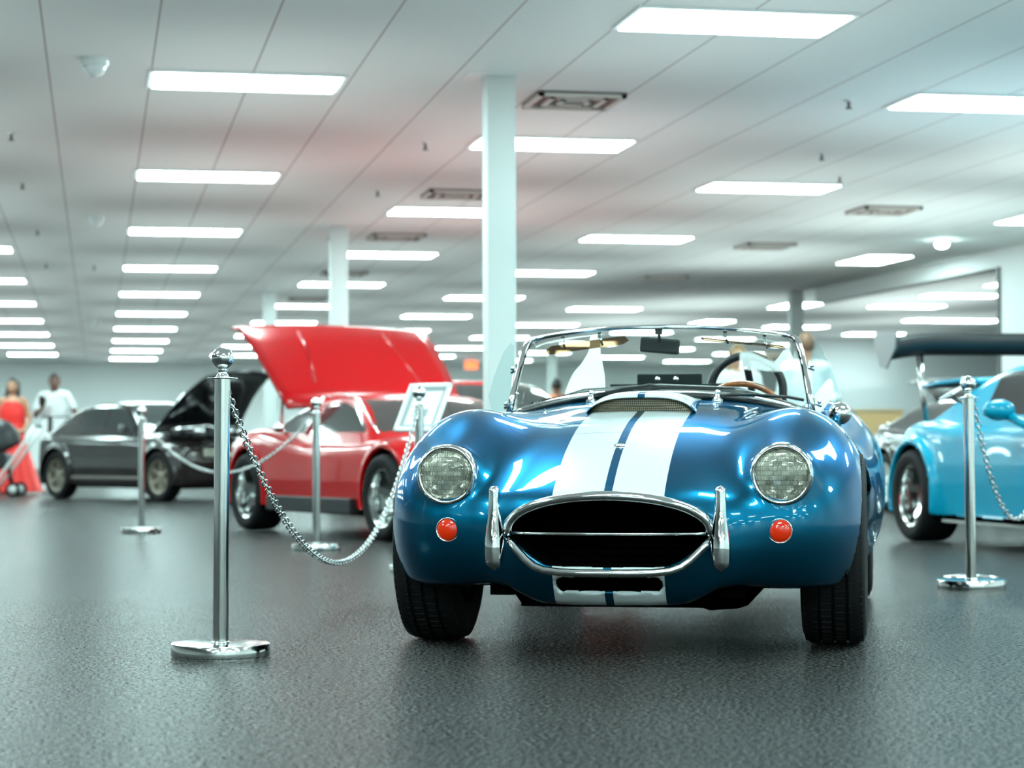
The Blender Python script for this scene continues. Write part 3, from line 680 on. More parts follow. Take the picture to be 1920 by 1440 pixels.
def chain(a, b, sag, label, z0=.895, z1=.895, off=.045):
    A = a.copy(); B = b.copy(); u = (B-A).normalized(); A += u*off; B -= u*off; A.z = z0; B.z = z1
    N = 400; pts = [A.lerp(B, i/N)-Vector((0, 0, 4*sag*(i/N)*(1-i/N))) for i in range(N+1)]
    pitch = .033; m = MB(); acc = 0; last = pts[0]; k = 0
    cum = [0]
    for i in range(N): cum.append(cum[-1]+(pts[i+1]-pts[i]).length)
    n = int(cum[-1]/pitch); j = 0
    for k in range(n+1):
        s = k*pitch
        while j < N-1 and cum[j+1] < s: j += 1
        p = pts[j].lerp(pts[j+1], (s-cum[j])/(cum[j+1]-cum[j])); t = (pts[j+1]-pts[j]).normalized()
        w = t.cross(Vector((0, 0, 1))).normalized(); h = w.cross(t).normalized()
        q = (w*math.cos(.7+k*PI/2)+h*math.sin(.7+k*PI/2))
        loop = []
        for e in range(10):
            an = 2*PI*e/10; loop.append(p+t*(.0105*math.cos(an)+.0105*(1 if math.cos(an) > 0 else -1)*(abs(math.cos(an)) > .1))+q*(.0115*math.sin(an)))
        m.tube(loop, .0031, 5, closed=True, up=tuple(t.cross(q)))
    o = m.build('chain', M['chainsteel'], None); tag(o, label, 'chain', 'barrier chains'); return o
M['chainsteel'] = mat('zinc chain', (.62, .64, .63), .25, 1)
S1 = stanchion(-.950, 7.00, 'tall chrome ball-topped stanchion nearest the camera, left of the blue roadster', .006)
S2 = stanchion(-1.29, 14.15, 'chrome stanchion standing in front of the red coupe door')
S3 = stanchion(-2.95, 17.1, 'chrome stanchion in front of the gunmetal coupe, furthest left')
S4 = stanchion(2.175, 10.2, 'chrome stanchion in front of the bright blue coupe', -.008)
S5 = stanchion(-.502, 11.6, 'chrome stanchion whose ball shows before the white framed placard')
S7 = stanchion(2.87, 11.3, 'chrome stanchion outside the right edge past the bright blue coupe')
chain(S1, S5, .71, 'steel chain hanging from the nearest stanchion to the one behind the roadster wing')
chain(S3, S2, .40, 'steel chain hanging between the two stanchions before the gunmetal and red coupes')
chain(S4, S7, .585, 'steel chain hanging in front of the bright blue coupe')

# placard on its stand
def placard(name, label, r, d, z, e1, e2, stand=True, dx=0):
    cx, cy = c2w(r, d); t = thing(name, label, 'sign', (cx, cy, 0), -YAW)
    E1 = Vector(e1); E2 = Vector(e2); n = E1.cross(E2).normalized()
    C = Vector((dx, 0, z))
    def P(u, v, w=0): return C+E1*u+E2*v+n*w
    def slab(m, u0, u1, v0, v1, w0, w1):
        m.add([P(u0, v0, w0), P(u1, v0, w0), P(u1, v1, w0), P(u0, v1, w0), P(u0, v0, w1), P(u1, v0, w1), P(u1, v1, w1), P(u0, v1, w1)], [(0, 3, 2, 1), (4, 5, 6, 7), (0, 1, 5, 4), (1, 2, 6, 5), (2, 3, 7, 6), (3, 0, 4, 7)], False)
    m = MB(); b = .085
    slab(m, -.5, .5, -.5, -.5+b, -.008, .010); slab(m, -.5, .5, .5-b, .5, -.008, .010); slab(m, -.5, -.5+b, -.5, .5, -.008, .010); slab(m, .5-b, .5, -.5, .5, -.008, .010)
    m.build('frame', M['signwhite'], t, bevel=.004)
    m = MB(); slab(m, -.47, .47, -.47, .47, -.004, .001); m.build('backing', M['signgrey'], t)
    m = MB(); slab(m, -.30, .34, -.36, .33, .001, .003); m.build('paper', M['white'], t)
    m = MB()
    slab(m, -.18, .16, -.20, -.04, .003, .004)
    m.build('printed_block', M['signgrey'], t)
    if stand:
        m = MB(); m.tube([(0, .02, .02), (0, .03, z-.06), C+Vector((0, .03, -.02))], .012, 10); m.build('post', M['steel'], t)
        MB().lathe([(1e-4, 0), (.14, 0), (.14, .015), (.02, .025), (1e-4, .025)], 32).build('foot', M['steel'], t)
    return t
M['signwhite'] = mat('white sign frame', (.82, .86, .86), .35); M['signgrey'] = mat('grey sign backing', (.38, .42, .43), .5)
placard('placard', 'white framed information placard on a stand in front of the red coupe nose', -.51, 12.3, .905, (.25, -.20, 0), (.095, .12, .275))
placard('placard', 'silver framed placard tilted nearly edge-on, left of the right stanchion ball', 2.335, 10.95, .945, (.115, .25, .045), (-.05, .06, -.03), dx=-.09)

# white flat shapes by the roadster windscreen
def sheet(name, label, pts, r, d, thick=.004, rz=0):
    x, y = c2w(r, d); o = MB().prism(pts, thick, Matrix.Rotation(PI/2, 4, 'X')).build(name, M['white'], None, (x, y, 0)); o.rotation_euler = (0, 0, -YAW+rz); tag(o, label, 'display card'); return o
def blob(ctrl, n=10):
    out = []
    N = len(ctrl)
    for i in range(N):
        p0, p1, p2, p3 = (Vector(ctrl[(i+k-1) % N]) for k in range(4))
        for j in range(n):
            t = j/n; out.append(tuple(.5*((2*p1)+(p2-p0)*t+(2*p0-5*p1+4*p2-p3)*t*t+(3*p1-p0-3*p2+p3)*t**3)))
    return out

# ------------------------------------------------------------------ other cars
M['dglass'] = mat('dark car glass', (.022, .032, .032), .06, coat=1)
M['cglass'] = clear_mat('car window glass', (.55, .68, .66), 1.5, .06)
def gen_car(name, label, cat, loc, rz, paint, K, top, wid, bot, wb, hw_t, R=.32, tw=.23, cab=None, belt=.85, rimcol=None, ns=5, flare=.03, deep=.05, h=.026, crown=.05, wins=((.2, 9),), glassm=None):
    t = thing(name, label, cat, loc, rz)
    T, W, B = curve(K, top), curve(K, wid), curve(K, bot)
    y0, y1 = K[0]+.02, K[-1]-.02
    def f(x, y, z):
        ax = np.abs(x); Tz = T(y)-crown*(ax/.8)**2; Wy = W(y); b = B(y)
        g = smax(z-Tz, ax-(Wy-.10*np.maximum(0, z-.55)-.12*np.maximum(0, .42-z)), .10); g = smax(g, b-z, .06); g = smax(g, y0+.25*(ax/.8)**2+.1*np.abs(z-.5)-y, .10); g = smax(g, y-y1+.2*(ax/.8)**2, .10)
        for wy in (0, wb):
            ring = smax(np.sqrt((y-wy)**2+(z-R)**2)-(R+.085), np.abs(ax-(hw_t+.02))-(.085+flare), .04)
            g = smin(g, smax(ring, .2-z, .02), .06)
        for wy in (0, wb):
            g = smax(g, -smax(np.sqrt((y-wy)**2+(z-R)**2)-(R+.035), .5-ax, .02), .015)
        return g
    P, Q, G = nets(f, (-1.02, K[0]-.05, .08), (1.02, K[-1]+.05, max(top)+.12), h, 2)
    c = P[Q].mean(1); mi = np.zeros(len(Q), int)
    for wy in (0, wb):
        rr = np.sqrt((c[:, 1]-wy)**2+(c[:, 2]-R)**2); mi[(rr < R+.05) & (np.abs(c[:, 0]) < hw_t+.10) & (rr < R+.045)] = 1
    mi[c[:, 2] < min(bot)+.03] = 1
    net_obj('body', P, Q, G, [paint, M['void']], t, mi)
    if cab:
        Kc, Rz, wc0, wc1 = cab; RC = curve(Kc, Rz)
        def fc(x, y, z):
            ax = np.abs(x); return smax(smax(z-RC(y)+.04*(ax/.6)**2, ax-(wc0+(wc1-wc0)*np.clip((z-belt)/(max(Rz)-belt), -.3, 1.3)), .07), belt-.10-z, .02)
        Pc, Qc, Gc = nets(fc, (-.9, Kc[0]-.05, belt-.16), (.9, Kc[-1]+.05, max(Rz)+.08), .02, 2)
        cc = Pc[Qc].mean(1); nn = Gc[Qc].mean(1); rl = RC(cc[:, 1]); zr = max(Rz)
        side = np.abs(nn[:, 0]) > .6
        win = np.zeros(len(Qc), bool)
        for a, b in wins: win |= side & (cc[:, 1] > a) & (cc[:, 1] < b)
        win &= (cc[:, 2] > belt+.025) & (cc[:, 2] < rl-.075)
        wcz = wc0+(wc1-wc0)*np.clip((cc[:, 2]-belt)/(zr-belt), 0, 1)
        scr = ~side & (np.abs(nn[:, 1]) > .22) & (cc[:, 2] > belt+.03) & (cc[:, 2] < zr-.05) & (np.abs(cc[:, 0]) < wcz-.075)
        win |= scr; win |= False
        net_obj('roof', Pc, Qc, Gc, paint, t, None, ~win)
        net_obj('window', Pc, Qc, Gc, glassm or M['dglass'], t, None, win)
    rc = rimcol or M['rimgrey']; tp = None
    for sx in (-1, 1):
        for wy in (0, wb):
            if tp is None:
                a = tire_mesh(R, tw, R*.66, False, 40).build('tire', M['rubber'], t, autosm=.6); b = rim_mesh(R*.66, tw, ns, deep, .05).build('rim', rc, a, autosm=.6); tp = (a, b)
            else:
                a = tp[0].copy(); COL.objects.link(a); b = tp[1].copy(); COL.objects.link(b); b.parent = a; a.parent = t
            a.location = (sx*hw_t, wy, R); a.rotation_euler = (0, 0, 0 if sx < 0 else PI)
    MB().box((-hw_t+.1, -.2, .16), (hw_t-.1, wb+.2, .3)).build('underbody', M['void'], t)
    t['_T'] = 0; del t['_T']
    return t, T, W
def raised(name, parent, W0, pts, mo, mi_, crown=.05, th=.025, wtop=None, nx=17, cut=None):   # panel through side-profile pts [(y,z)], half width W0 -> wtop
    wtop = wtop or W0; m = MB(); n = len(pts); v = []
    for j, (y, z) in enumerate(pts):
        w = W0+(wtop-W0)*j/(n-1)
        for i in range(nx):
            u = -1+2*i/(nx-1); v.append((u*w, y+crown*.8*(u*u), z-crown*(u*u)*.5))
    m.add(v, [(j*nx+i, j*nx+i+1, (j+1)*nx+i+1, (j+1)*nx+i) for j in range(n-1) for i in range(nx-1)])
    o = m.build(name, [mo, mi_], parent); s = o.modifiers.new('shell', 'SOLIDIFY'); s.thickness = th; s.offset = 0; s.material_offset = 1 if mo is not mi_ else 0; s.material_offset_rim = 0
    return o
def place(contact_r, contact_d, phi, hw):
    r = contact_r+hw*math.cos(phi); d = contact_d-hw*math.sin(phi)
    x, y = c2w(r, d); return (x, y, 0), -(YAW+phi)

M['redp'] = mat('red car paint', (.45, .0, .002), .25, coat=.4, spec=.3); M['greyp'] = mat('dark gunmetal car paint', (.018, .013, .012), .22, .3, coat=.5)
M['bluep'] = mat('bright sky blue car paint', (.0, .27, .42), .25, coat=.4, spec=.3); M['blackp'] = mat('black car paint', (.008, .009, .011), .2, coat=1)
M['alloy'] = mat('bright alloy wheel', (.72, .74, .73), .15, 1); M['whitewheel'] = mat('white wheel', (.75, .78, .76), .35, .2); M['goldwheel'] = mat('warm grey wheel', (.30, .26, .21), .35, .6)
M['endplate'] = mat('grey end plate', (.25, .25, .25), .3)
M['carbon'] = mat('carbon wing', (.02, .02, .022), .35, .2, bump=(200, .4, .002))

# red mid-engined coupe, front at the right and towards the camera, rear clam raised
loc, rz = place(-.82, 15.45, -.52, .74)
red, T, W = gen_car('sports_coupe', 'low red sports coupe with a huge raised red rear panel, behind the second stanchion', 'car', loc, rz, M['redp'],
    [-.95, -.8, -.4, 0, .45, .9, 1.5, 2.0, 2.5, 2.9, 3.25], [.50, .58, .70, .78, .77, .76, .77, .84, .87, .81, .70], [.60, .74, .80, .84, .85, .86, .87, .89, .89, .84, .74], [.30, .24, .2, .2, .19, .19, .19, .19, .2, .25, .32], 2.50, .76, .315, .27,
    ([.25, .50, .85, 1.15, 1.55, 1.80, 2.1, 2.4], [.70, .85, 1.02, 1.09, 1.09, 1.06, .97, .80], .76, .56), .765, M['alloy'], 5, .015, .09, wins=((.45, 1.50), (1.62, 2.1)))
raised('engine_cover', red, .80, [(1.78, 1.02), (1.95, 1.16), (2.15, 1.34), (2.40, 1.54), (2.62, 1.68), (2.74, 1.70)], M['redp'], M['redp'], .06, .03, .88)
for sx in (-1, 1): MB().tube([(sx*.48, 2.0, 1.20), (sx*.40, 2.36, 1.515), (sx*.38, 2.55, 1.64)], .016, 6, flat=.6).build('reflection_strip', M['redp'], red)  # added red strips standing in for reflections on the raised cover
for sx in (-1, 1): MB().tube([(sx*.62, 2.35, .85), (sx*.55, 2.45, 1.52)], .012, 6).build('gas_strut', M['steel'], red)
m = MB(); m.tube([(-.75, .30, .78), (-.71, .50, .86), (-.63, .86, 1.035), (-.60, 1.15, 1.08), (-.60, 1.52, 1.08)], .008, 8); m.build('window_trim', M['chrome'], red)
m = MB(); m.tube([(.75, .30, .78), (.71, .50, .86), (.63, .86, 1.035)], .014, 8); m.build('window_trim', M['chrome'], red)
m = MB(); m.tube([(-.76, 1.56, .775), (-.60, 1.57, 1.07)], .012, 8); m.build('door_pillar', M['chrome'], red)
m = MB(); m.sphere((-.92, 1.72, .83), .05, 10, 0, (.8, 1.2, .7)); m.tube([(-.90, 1.72, .82), (-.84, 1.72, .78)], .01, 6); m.build('fuel_cap', M['chrome'], red)
for sx in (-1, 1):
    m = MB(); m.box((sx*.58-.12, -.93, .46), (sx*.58+.12, -.86, .56)); m.build('headlight', M['lens'], red, bevel=.01)
m = MB(); m.box((-.892, .5, .18), (.892, 2.05, .30)); m.build('sill', M['black'], red, bevel=.01)

# black raised-bonnet coupe on the left
loc, rz = place(-4.33, 26.8, -.74, .72)
gry, T, W = gen_car('hatchback_coupe', 'dark gunmetal coupe with open bonnet and a thin rear wing, leftmost car', 'car', loc, rz, M['greyp'],
    [-.85, -.7, -.3, 0, .5, 1.0, 1.6, 2.2, 2.7, 3.0, 3.2], [.58, .66, .74, .80, .84, .86, .87, .88, .90, .88, .78], [.70, .78, .82, .83, .83, .84, .84, .84, .83, .80, .72], [.28, .22, .18, .18, .17, .17, .17, .18, .2, .24, .3], 2.45, .74, .315, .2,
    ([.42, .75, 1.10, 1.5, 1.95, 2.3, 2.65, 2.95], [.80, 1.04, 1.24, 1.28, 1.27, 1.20, 1.05, .88], .72, .56), .875, M['goldwheel'], 6, .02, .03, wins=((.78, 1.42), (1.5, 2.05)))
raised('bonnet', gry, .66, [(.35, .90), (.20, 1.04), (0, 1.22), (-.2, 1.38), (-.42, 1.51), (-.62, 1.60), (-.80, 1.62)], M['blackp'], M['black'], .10, .03, .42)
m = MB(); m.tube([(-.72, 2.98, 1.10), (.72, 2.98, 1.10)], .03, 8, flat=.35); m.build('rear_wing', M['black'], gry)
m = MB()
for sx in (-1, 1): m.box((sx*.62-.015, 2.92, .88), (sx*.62+.015, 3.0, 1.11))
m.build('wing_struts', M['black'], gry)
m = MB()
random.seed(3)
for i in range(9):
    x, y, z = random.uniform(-.55, .4), random.uniform(-.55, .25), random.uniform(.84, .90); m.box((x-.09, y-.07, .80), (x+.09, y+.07, z))
m.build('engine', M['blackmetal'], gry, bevel=.02)
m = MB()
for i in range(6):
    x, y = random.uniform(-.6, .3), random.uniform(-.5, .2); m.sphere((x, y, .88), .045, 8)
m.tube([(-.5, .2, .9), (-.1, 0, .95), (.3, .2, .9)], .03, 8); m.build('engine_pipes', M['chrome'], gry)
m = MB(); m.box((-.845, .35, .27), (.845, 2.1, .31)); m.build('side_moulding', mat('grey moulding', (.2, .17, .16), .35, .5), gry, bevel=.01)
for sx in (-1, 1): MB().box((sx*.55-.14, -.86, .56), (sx*.55+.14, -.79, .66)).build('headlight', M['lens'], gry, bevel=.01)
MB().box((-.86, .72, .86), (-.80, .86, .96)).build('door_mirror', M['blackp'], gry, bevel=.02)

# bright blue coupe on the right, tail away from the camera
phi = -.21; hw = .82; loc_rear = (2.93, 15.2); Lw = 2.5
fr_r = loc_rear[0]-Lw*math.sin(phi); fr_d = loc_rear[1]-Lw*math.cos(phi)
loc, rz = place(fr_r, fr_d, phi, hw)
blu, T, W = gen_car('track_coupe', 'bright blue coupe with a big black rear wing, at the right edge', 'car', loc, rz, M['bluep'],
    [-.9, -.7, -.3, 0, .5, 1.0, 1.6, 2.1, 2.5, 2.9, 3.12], [.55, .64, .76, .84, .84, .85, .86, .88, .90, .84, .72], [.66, .80, .88, .90, .87, .87, .87, .91, .92, .86, .74], [.28, .2, .18, .18, .17, .17, .17, .18, .2, .26, .32], Lw, .82, .325, .29,
    ([.45, .75, 1.05, 1.35, 1.75, 2.1, 2.45, 2.8], [.76, .98, 1.16, 1.24, 1.22, 1.12, .98, .84], .76, .56), .845, M['alloy'], 5, .035, .12, wins=((.62, 1.72), (3, 3.1)), glassm=mat('black coupe side glass', (.003, .003, .003), .25, spec=.2))
raised('tailgate', blu, .62, [(2.05, 1.13), (2.35, 1.15), (2.7, 1.14), (2.95, 1.12)], M['bluep'], M['black'], .03, .03, .66)
m = MB(); pr = []
for i in range(31):
    u = -1+2*i/30; x = .86*u; zc = 1.455-.045*max(0, (abs(u)-.55)/.45)**2; ch = .30
    for a, b in ((-.5, .0), (-.3, .035), (0, .045), (.3, .03), (.5, .0), (.3, -.05), (0, -.11), (-.3, -.09)):
        pr.append((x, 3.12+a*ch, zc+b-.06*a))
v = pr; m.add(v, [(i*8+k, i*8+(k+1) % 8, (i+1)*8+(k+1) % 8, (i+1)*8+k) for i in range(30) for k in range(8)]+[tuple(range(8)), tuple(30*8+k for k in range(7, -1, -1))]); m.build('rear_wing', M['carbon'], blu)
for sx in (-1, 1):
    m = MB(); m.prism([(2.90, 1.50), (3.30, 1.52), (3.34, 1.44), (3.22, 1.26), (3.10, 1.24), (2.94, 1.38)], .012, Matrix(((0, 0, 1, sx*.87-.006), (1, 0, 0, 0), (0, 1, 0, 0), (0, 0, 0, 1)))); m.build('wing_end_plate', M['endplate'], blu)
    m = MB(); m.tube([(sx*.60, 3.10, 1.39), (sx*.60, 3.06, 1.12), (sx*.60, 2.98, .82)], .014, 8); m.tube([(sx*.60, 3.18, 1.38), (sx*.60, 3.12, 1.12), (sx*.60, 3.02, .8)], .012, 8); m.build('wing_mount', M['steel'], blu)
m = MB(); m.sphere((-1.04, .82, .90), .11, 14, 0, (.95, .8, .62)); mr = m.build('door_mirror', M['bluep'], blu)
m = MB(); m.tube([(-1.0, .80, .87), (-.92, .66, .80), (-.84, .60, .78)], [.035, .03, .04], 10); m.build('mirror_arm', M['bluep'], mr)
m = MB(); m.box((-.90, .45, .155), (.90, 2.05, .175)); m.build('side_skirt', M['steel'], blu)
m = MB(); m.lathe([(1e-4, 0), (.10, 0), (.10, .03), (1e-4, .03)], 24, Matrix.Translation((-.84, Lw, .325)) @ Matrix.Rotation(PI/2, 4, 'Y')); m.build('brake_disc', mat('dark red caliper', (.12, .01, .01), .4), blu)

# black car with open bonnet and white wheels behind it
loc, rz = place(4.47, 19.85, -.21, .76)
blk, T, W = gen_car('black_coupe', 'black coupe with raised tailgate and white wheels, behind the bright blue coupe', 'car', loc, rz, M['blackp'],
    [-.85, -.7, -.3, 0, .5, 1.0, 1.6, 2.2, 2.7, 3.0, 3.2], [.50, .58, .68, .78, .84, .86, .87, .88, .90, .88, .78], [.70, .78, .84, .85, .84, .84, .84, .84, .83, .80, .72], [.28, .22, .18, .18, .17, .17, .17, .18, .2, .24, .3], 2.5, .76, .30, .22,
    ([.42, .75, 1.10, 1.5, 1.95, 2.3, 2.65, 2.95], [.80, 1.0, 1.14, 1.16, 1.15, 1.10, 1.0, .88], .72, .56), .875, M['whitewheel'], 5, .02, .03, wins=((.78, 1.42), (1.5, 2.05)))
raised('tailgate', blk, .55, [(1.75, 1.13), (2.0, 1.24), (2.3, 1.32), (2.6, 1.37), (2.9, 1.38)], M['blackp'], M['black'], .08, .03, .4)
m = MB()
for i, (x, y, z) in enumerate(((-.5, 2.9, .90), (-.2, 2.7, .92), (.1, 2.9, .92), (-.66, 2.8, .86), (.4, 2.8, .92))): m.sphere((x, y, z), .08, 8, 0, (1.3, 1, .7))
m.tube([(-.7, 3.0, .84), (-.3, 2.8, .92), (.3, 2.8, .92)], .05, 8); m.build('engine', M['alloy'], blk)
m = MB(); m.tube([(-.80, 2.95, .70), (-.72, 3.12, .68), (0, 3.22, .66), (.7, 3.12, .68)], .035, 8); m.build('tail_light_strip', M['redp'], blk)

# red estate car far behind the big pillar
loc, rz = place(-.35, 20.6, -.52, .76)
suv, T, W = gen_car('hatchback', 'red car with dark windows, partly hidden by the big pillar and the placard', 'car', loc, rz, M['redp'],
    [-.85, -.7, -.3, 0, .5, 1.0, 1.6, 2.2, 2.8, 3.2, 3.4], [.62, .72, .82, .88, .92, .94, .95, .96, .97, .95, .85], [.70, .80, .84, .86, .86, .86, .86, .86, .85, .82, .72], [.28, .22, .2, .2, .2, .2, .2, .2, .2, .24, .3], 2.6, .76, .33, .22,
    ([.40, .75, 1.10, 1.5, 2.2, 2.7, 3.1, 3.3], [.88, 1.12, 1.32, 1.36, 1.36, 1.33, 1.20, .95], .76, .60), .95, M['alloy'], 5, .02, .03, wins=((.75, 1.5), (1.6, 2.4), (2.5, 3.0)))

# tan cabinet
x, y = c2w(4.75, 28.0); t = thing('cabinet', 'tan wooden cabinet behind the black coupe with white wheels', 'cabinet', (x, y, 0), -YAW)
m = MB(); m.box((-.30, -.25, .06), (.30, .25, 1.12)); m.build('carcass', mat('tan wood', (.50, .36, .20), .5, noise=(6, (.42, .28, .14))), t, bevel=.01)
m = MB(); m.box((-.32, -.27, 1.12), (.32, .27, 1.15)); m.build('top', mat('tan top', (.55, .42, .26), .4), t)
m = MB(); m.box((-.29, -.265, .08), (.29, -.25, 1.1)); m.build('door', mat('tan door', (.60, .40, .18), .45), t); m = MB(); m.box((-.3, -.24, 0), (.3, .24, .06)); m.build('plinth', M['black'], t)

# ------------------------------------------------------------------ people
M['skin_d'] = mat('brown skin', (.16, .07, .045), .5); M['skin_m'] = mat('tan skin', (.42, .20, .12), .5); M['skin_l'] = mat('fair skin', (.62, .36, .25), .5)
M['hair_b'] = mat('black hair', (.012, .01, .01), .5); M['hair_br'] = mat('brown hair', (.14, .07, .035), .5); M['hair_bl'] = mat('light brown hair', (.34, .20, .10), .5)
M['cloth_w'] = mat('white cotton', (.78, .82, .82), .8); M['cloth_r'] = mat('red satin dress', (.75, .015, .01), .45); M['cloth_o'] = mat('orange shirt cloth', (.85, .24, .10), .8)
M['cloth_p'] = mat('pale blue grey cloth', (.58, .66, .68), .8); M['cloth_g'] = mat('grey denim', (.10, .12, .14), .8); M['shoe'] = mat('white shoe', (.8, .8, .78), .5)
def person(label, r, d, H, skin, hair, topm, botm, arms, face=-1, dress=False, longhair=False, sleeves='short', turn=0):
    x, y = c2w(r, d); t = thing('person', label, 'person', (x, y, 0), -YAW+turn); s = H/1.75
    J = dict(hip=(.09, 0, .92), knee=(.10, -.01, .49), ank=(.11, .02, .09), sh=(.185, .01, 1.41))
    caps = []
    for sx in (-1, 1):
        q = lambda p: (sx*p[0], p[1], p[2])
        caps += [(q(J['hip']), q(J['knee']), .085, .055), (q(J['knee']), q(J['ank']), .055, .036), (q((.11, .04, .045)), q((.13, -.13, .03)), .040, .032)]
    arm_c = []
    for sx, (el, wr, fd) in zip((-1, 1), arms):
        sh = (sx*.175, .01, 1.41); arm_c += [(sh, el, .050, .040), (el, wr, .040, .026)]
        w = Vector(wr); fd = Vector(fd).normalized(); side = fd.cross(Vector((0, 1, 0)));
        if side.length < .2: side = Vector((1, 0, 0))
        side.normalize(); nrm = side.cross(fd)
        pc = w+fd*.075; arm_c.append((tuple(w), tuple(pc), .026, .036))
        for i, L in enumerate((.070, .080, .074, .058)):
            o = pc+side*((i-1.5)*.021); m1 = o+fd*L*.55; arm_c += [(tuple(o), tuple(m1), .011, .0095), (tuple(m1), tuple(m1+fd*L*.45+nrm*.018), .0095, .008)]
        th = w+fd*.03+side*-.028*sx; arm_c.append((tuple(th), tuple(th+fd*.05-side*.03*sx), .012, .0095))
    def torso(x, y, z):
        g = smin(ell(x, y, z, (0, .005, 1.27), (.165, .105, .20)), ell(x, y, z, (0, 0, 1.08), (.138, .095, .18)), .08)
        g = smin(g, ell(x, y, z, (0, .01, .93), (.165, .115, .13)), .08)
        return smin(g, capsule(x, y, z, (-.13, .01, 1.41), (.13, .01, 1.41), .058, .058), .06)
    def head(x, y, z):
        yy = y*(-face)*-1
        g = smin(capsule(x, y, z, (0, .01, 1.40), (0, 0, 1.55), .055, .05), ell(x, y, z, (0, 0, 1.635), (.074, .093, .115)), .03)
        g = smin(g, ell(x, y, z, (0, face*.035, 1.575), (.05, .06, .045)), .03)
        g = smin(g, capsule(x, y, z, (0, face*.088, 1.645), (0, face*.108, 1.612), .008, .014), .02)
        g = smin(g, capsule(x, y, z, (-.022, face*.085, 1.577), (.022, face*.085, 1.577), .009, .009), .01)
        g = smin(g, np.minimum(ell(x, y, z, (-.078, 0, 1.625), (.012, .022, .034)), ell(x, y, z, (.078, 0, 1.625), (.012, .022, .034))), .01)
        return g
    def bodyf(X, Y, Z):
        x, y, z = X/s, Y/s, Z/s; g = smin(torso(x, y, z), head(x, y, z), .03)
        for a, b, ra, rb in caps: g = smin(g, capsule(x, y, z, a, b, ra, rb), .03)
        for a, b, ra, rb in arm_c: g = smin(g, capsule(x, y, z, a, b, ra, rb), .012)
        return g*s
    lim = .62*s
    P, Q, G = nets(bodyf, (-lim, -.5*s, -.01), (lim, .35*s, 1.80*s), .0125*s, 2); net_obj('body', P, Q, G, skin, t)
    def topf(X, Y, Z):
        x, y, z = X/s, Y/s, Z/s; g = torso(x, y, z)-.016
        frac = 1 if sleeves == 'long' else .62
        if not dress:
            for i in range(2):
                k = [c for c in arm_c if c[2] == .050][i]; a, b = np.array(k[0]), np.array(k[1]); g = smin(g, capsule(x, y, z, a, a+(b-a)*frac, .068, .058), .04)
                if sleeves == 'long':
                    k2 = [c for c in arm_c if c[2] == .040 and c[3] == .026][i]; g = smin(g, capsule(x, y, z, k2[0], k2[1], .052, .04), .03)
            g = smax(g, .83-z, .01)
            g = smax(g, -(np.sqrt(x**2+(y-.01)**2+((z-1.49)*1.0)**2)-.075), .01)
        else:
            g = smax(g, z-1.40+.9*np.maximum(0, np.abs(x)-.09), .02); g = smax(g, .9-z, .02)
        return g*s
    P, Q, G = nets(topf, (-lim, -.5*s, .8*s), (lim, .35*s, 1.52*s), .0125*s, 2); net_obj('dress_bodice' if dress else 'shirt', P, Q, G, topm, t)
    def botf(X, Y, Z):
        x, y, z = X/s, Y/s, Z/s
        if dress:
            rr = .155+.24*np.clip((1.0-z)/.97, 0, 1)**1.15; fold = .012*np.sin(np.arctan2(y, x)*14)*np.clip(1-z, 0, 1)
            g = (np.sqrt((x-.06*np.clip(1-z, 0, 1))**2+(y/.8)**2)-rr-fold)*.8; g = smax(g, np.abs(z-.54)-.51, .02)
        else:
            g = ell(x, y, z, (0, .01, .92), (.18, .13, .14))
            for a, b, ra, rb in caps[:2]+caps[3:5]: g = smin(g, capsule(x, y, z, a, b, ra+.022, rb+.026), .04)
            g = smax(g, .06-z, .01)
        return g*s
    P, Q, G = nets(botf, (-.46*s, -.4*s, 0), (.52*s, .4*s, 1.12*s), .015*s, 2); net_obj('dress_skirt' if dress else 'trousers', P, Q, G, botm, t)
    def hairf(X, Y, Z):
        x, y, z = X/s, Y/s, Z/s
        g = ell(x, y, z, (0, -face*.008, 1.645), (.083, .102, .120)); g = smax(g, (face*y-.035)*.8-(z-1.66)*.9, .02)
        if longhair:
            for sx in (-1, 1): g = smin(g, capsule(x, y, z, (sx*.07, -face*.03, 1.66), (sx*.10, face*.03, 1.33), .035, .032), .03)
            g = smin(g, capsule(x, y, z, (0, -face*.06, 1.65), (0, -face*.09, 1.35), .07, .08), .05)
        else: g = smax(g, 1.575-z, .02)
        return g*s
    P, Q, G = nets(hairf, (-.16*s, -.22*s, 1.25*s), (.16*s, .22*s, 1.8*s), .01*s, 2); net_obj('hair', P, Q, G, hair, t)
    for sx in (-1, 1): MB().sphere((sx*.028*s, face*.083*s, 1.640*s), .010*s, 6).build('eye', M['black'], t)
    if not dress:
        for sx in (-1, 1): MB().sphere((sx*.12*s, -.05*s, .045*s), .05*s, 8, 0, (.9, 2.4, .85)).build('shoe', M['shoe'], t)
    return t
rest = ((-.24, .02, 1.12), (-.25, -.03, .88), (0, -.1, -1)), ((.24, .02, 1.12), (.25, -.03, .88), (0, -.1, -1))
person('woman in a long red halter dress with long dark hair, at the left photo edge', -7.33, 31.5, 1.70, M['skin_m'], M['hair_b'], M['cloth_r'], M['cloth_r'], (((-.25, .02, 1.14), (-.16, -.16, .98), (1, -.2, -.3)), ((.25, .02, 1.14), (.20, -.14, .95), (-1, -.2, -.3))), dress=True, longhair=True)
pm = person('man in white shirt and white trousers holding a phone, beside the woman in red', -6.95, 32.6, 1.81, M['skin_d'], M['hair_b'], M['cloth_w'], M['cloth_w'], (((-.27, -.02, 1.14), (-.12, -.25, 1.24), (.15, -.2, 1)), ((.30, .05, 1.17), (.42, -.10, 1.02), (.6, -.3, -.6))), turn=.0)
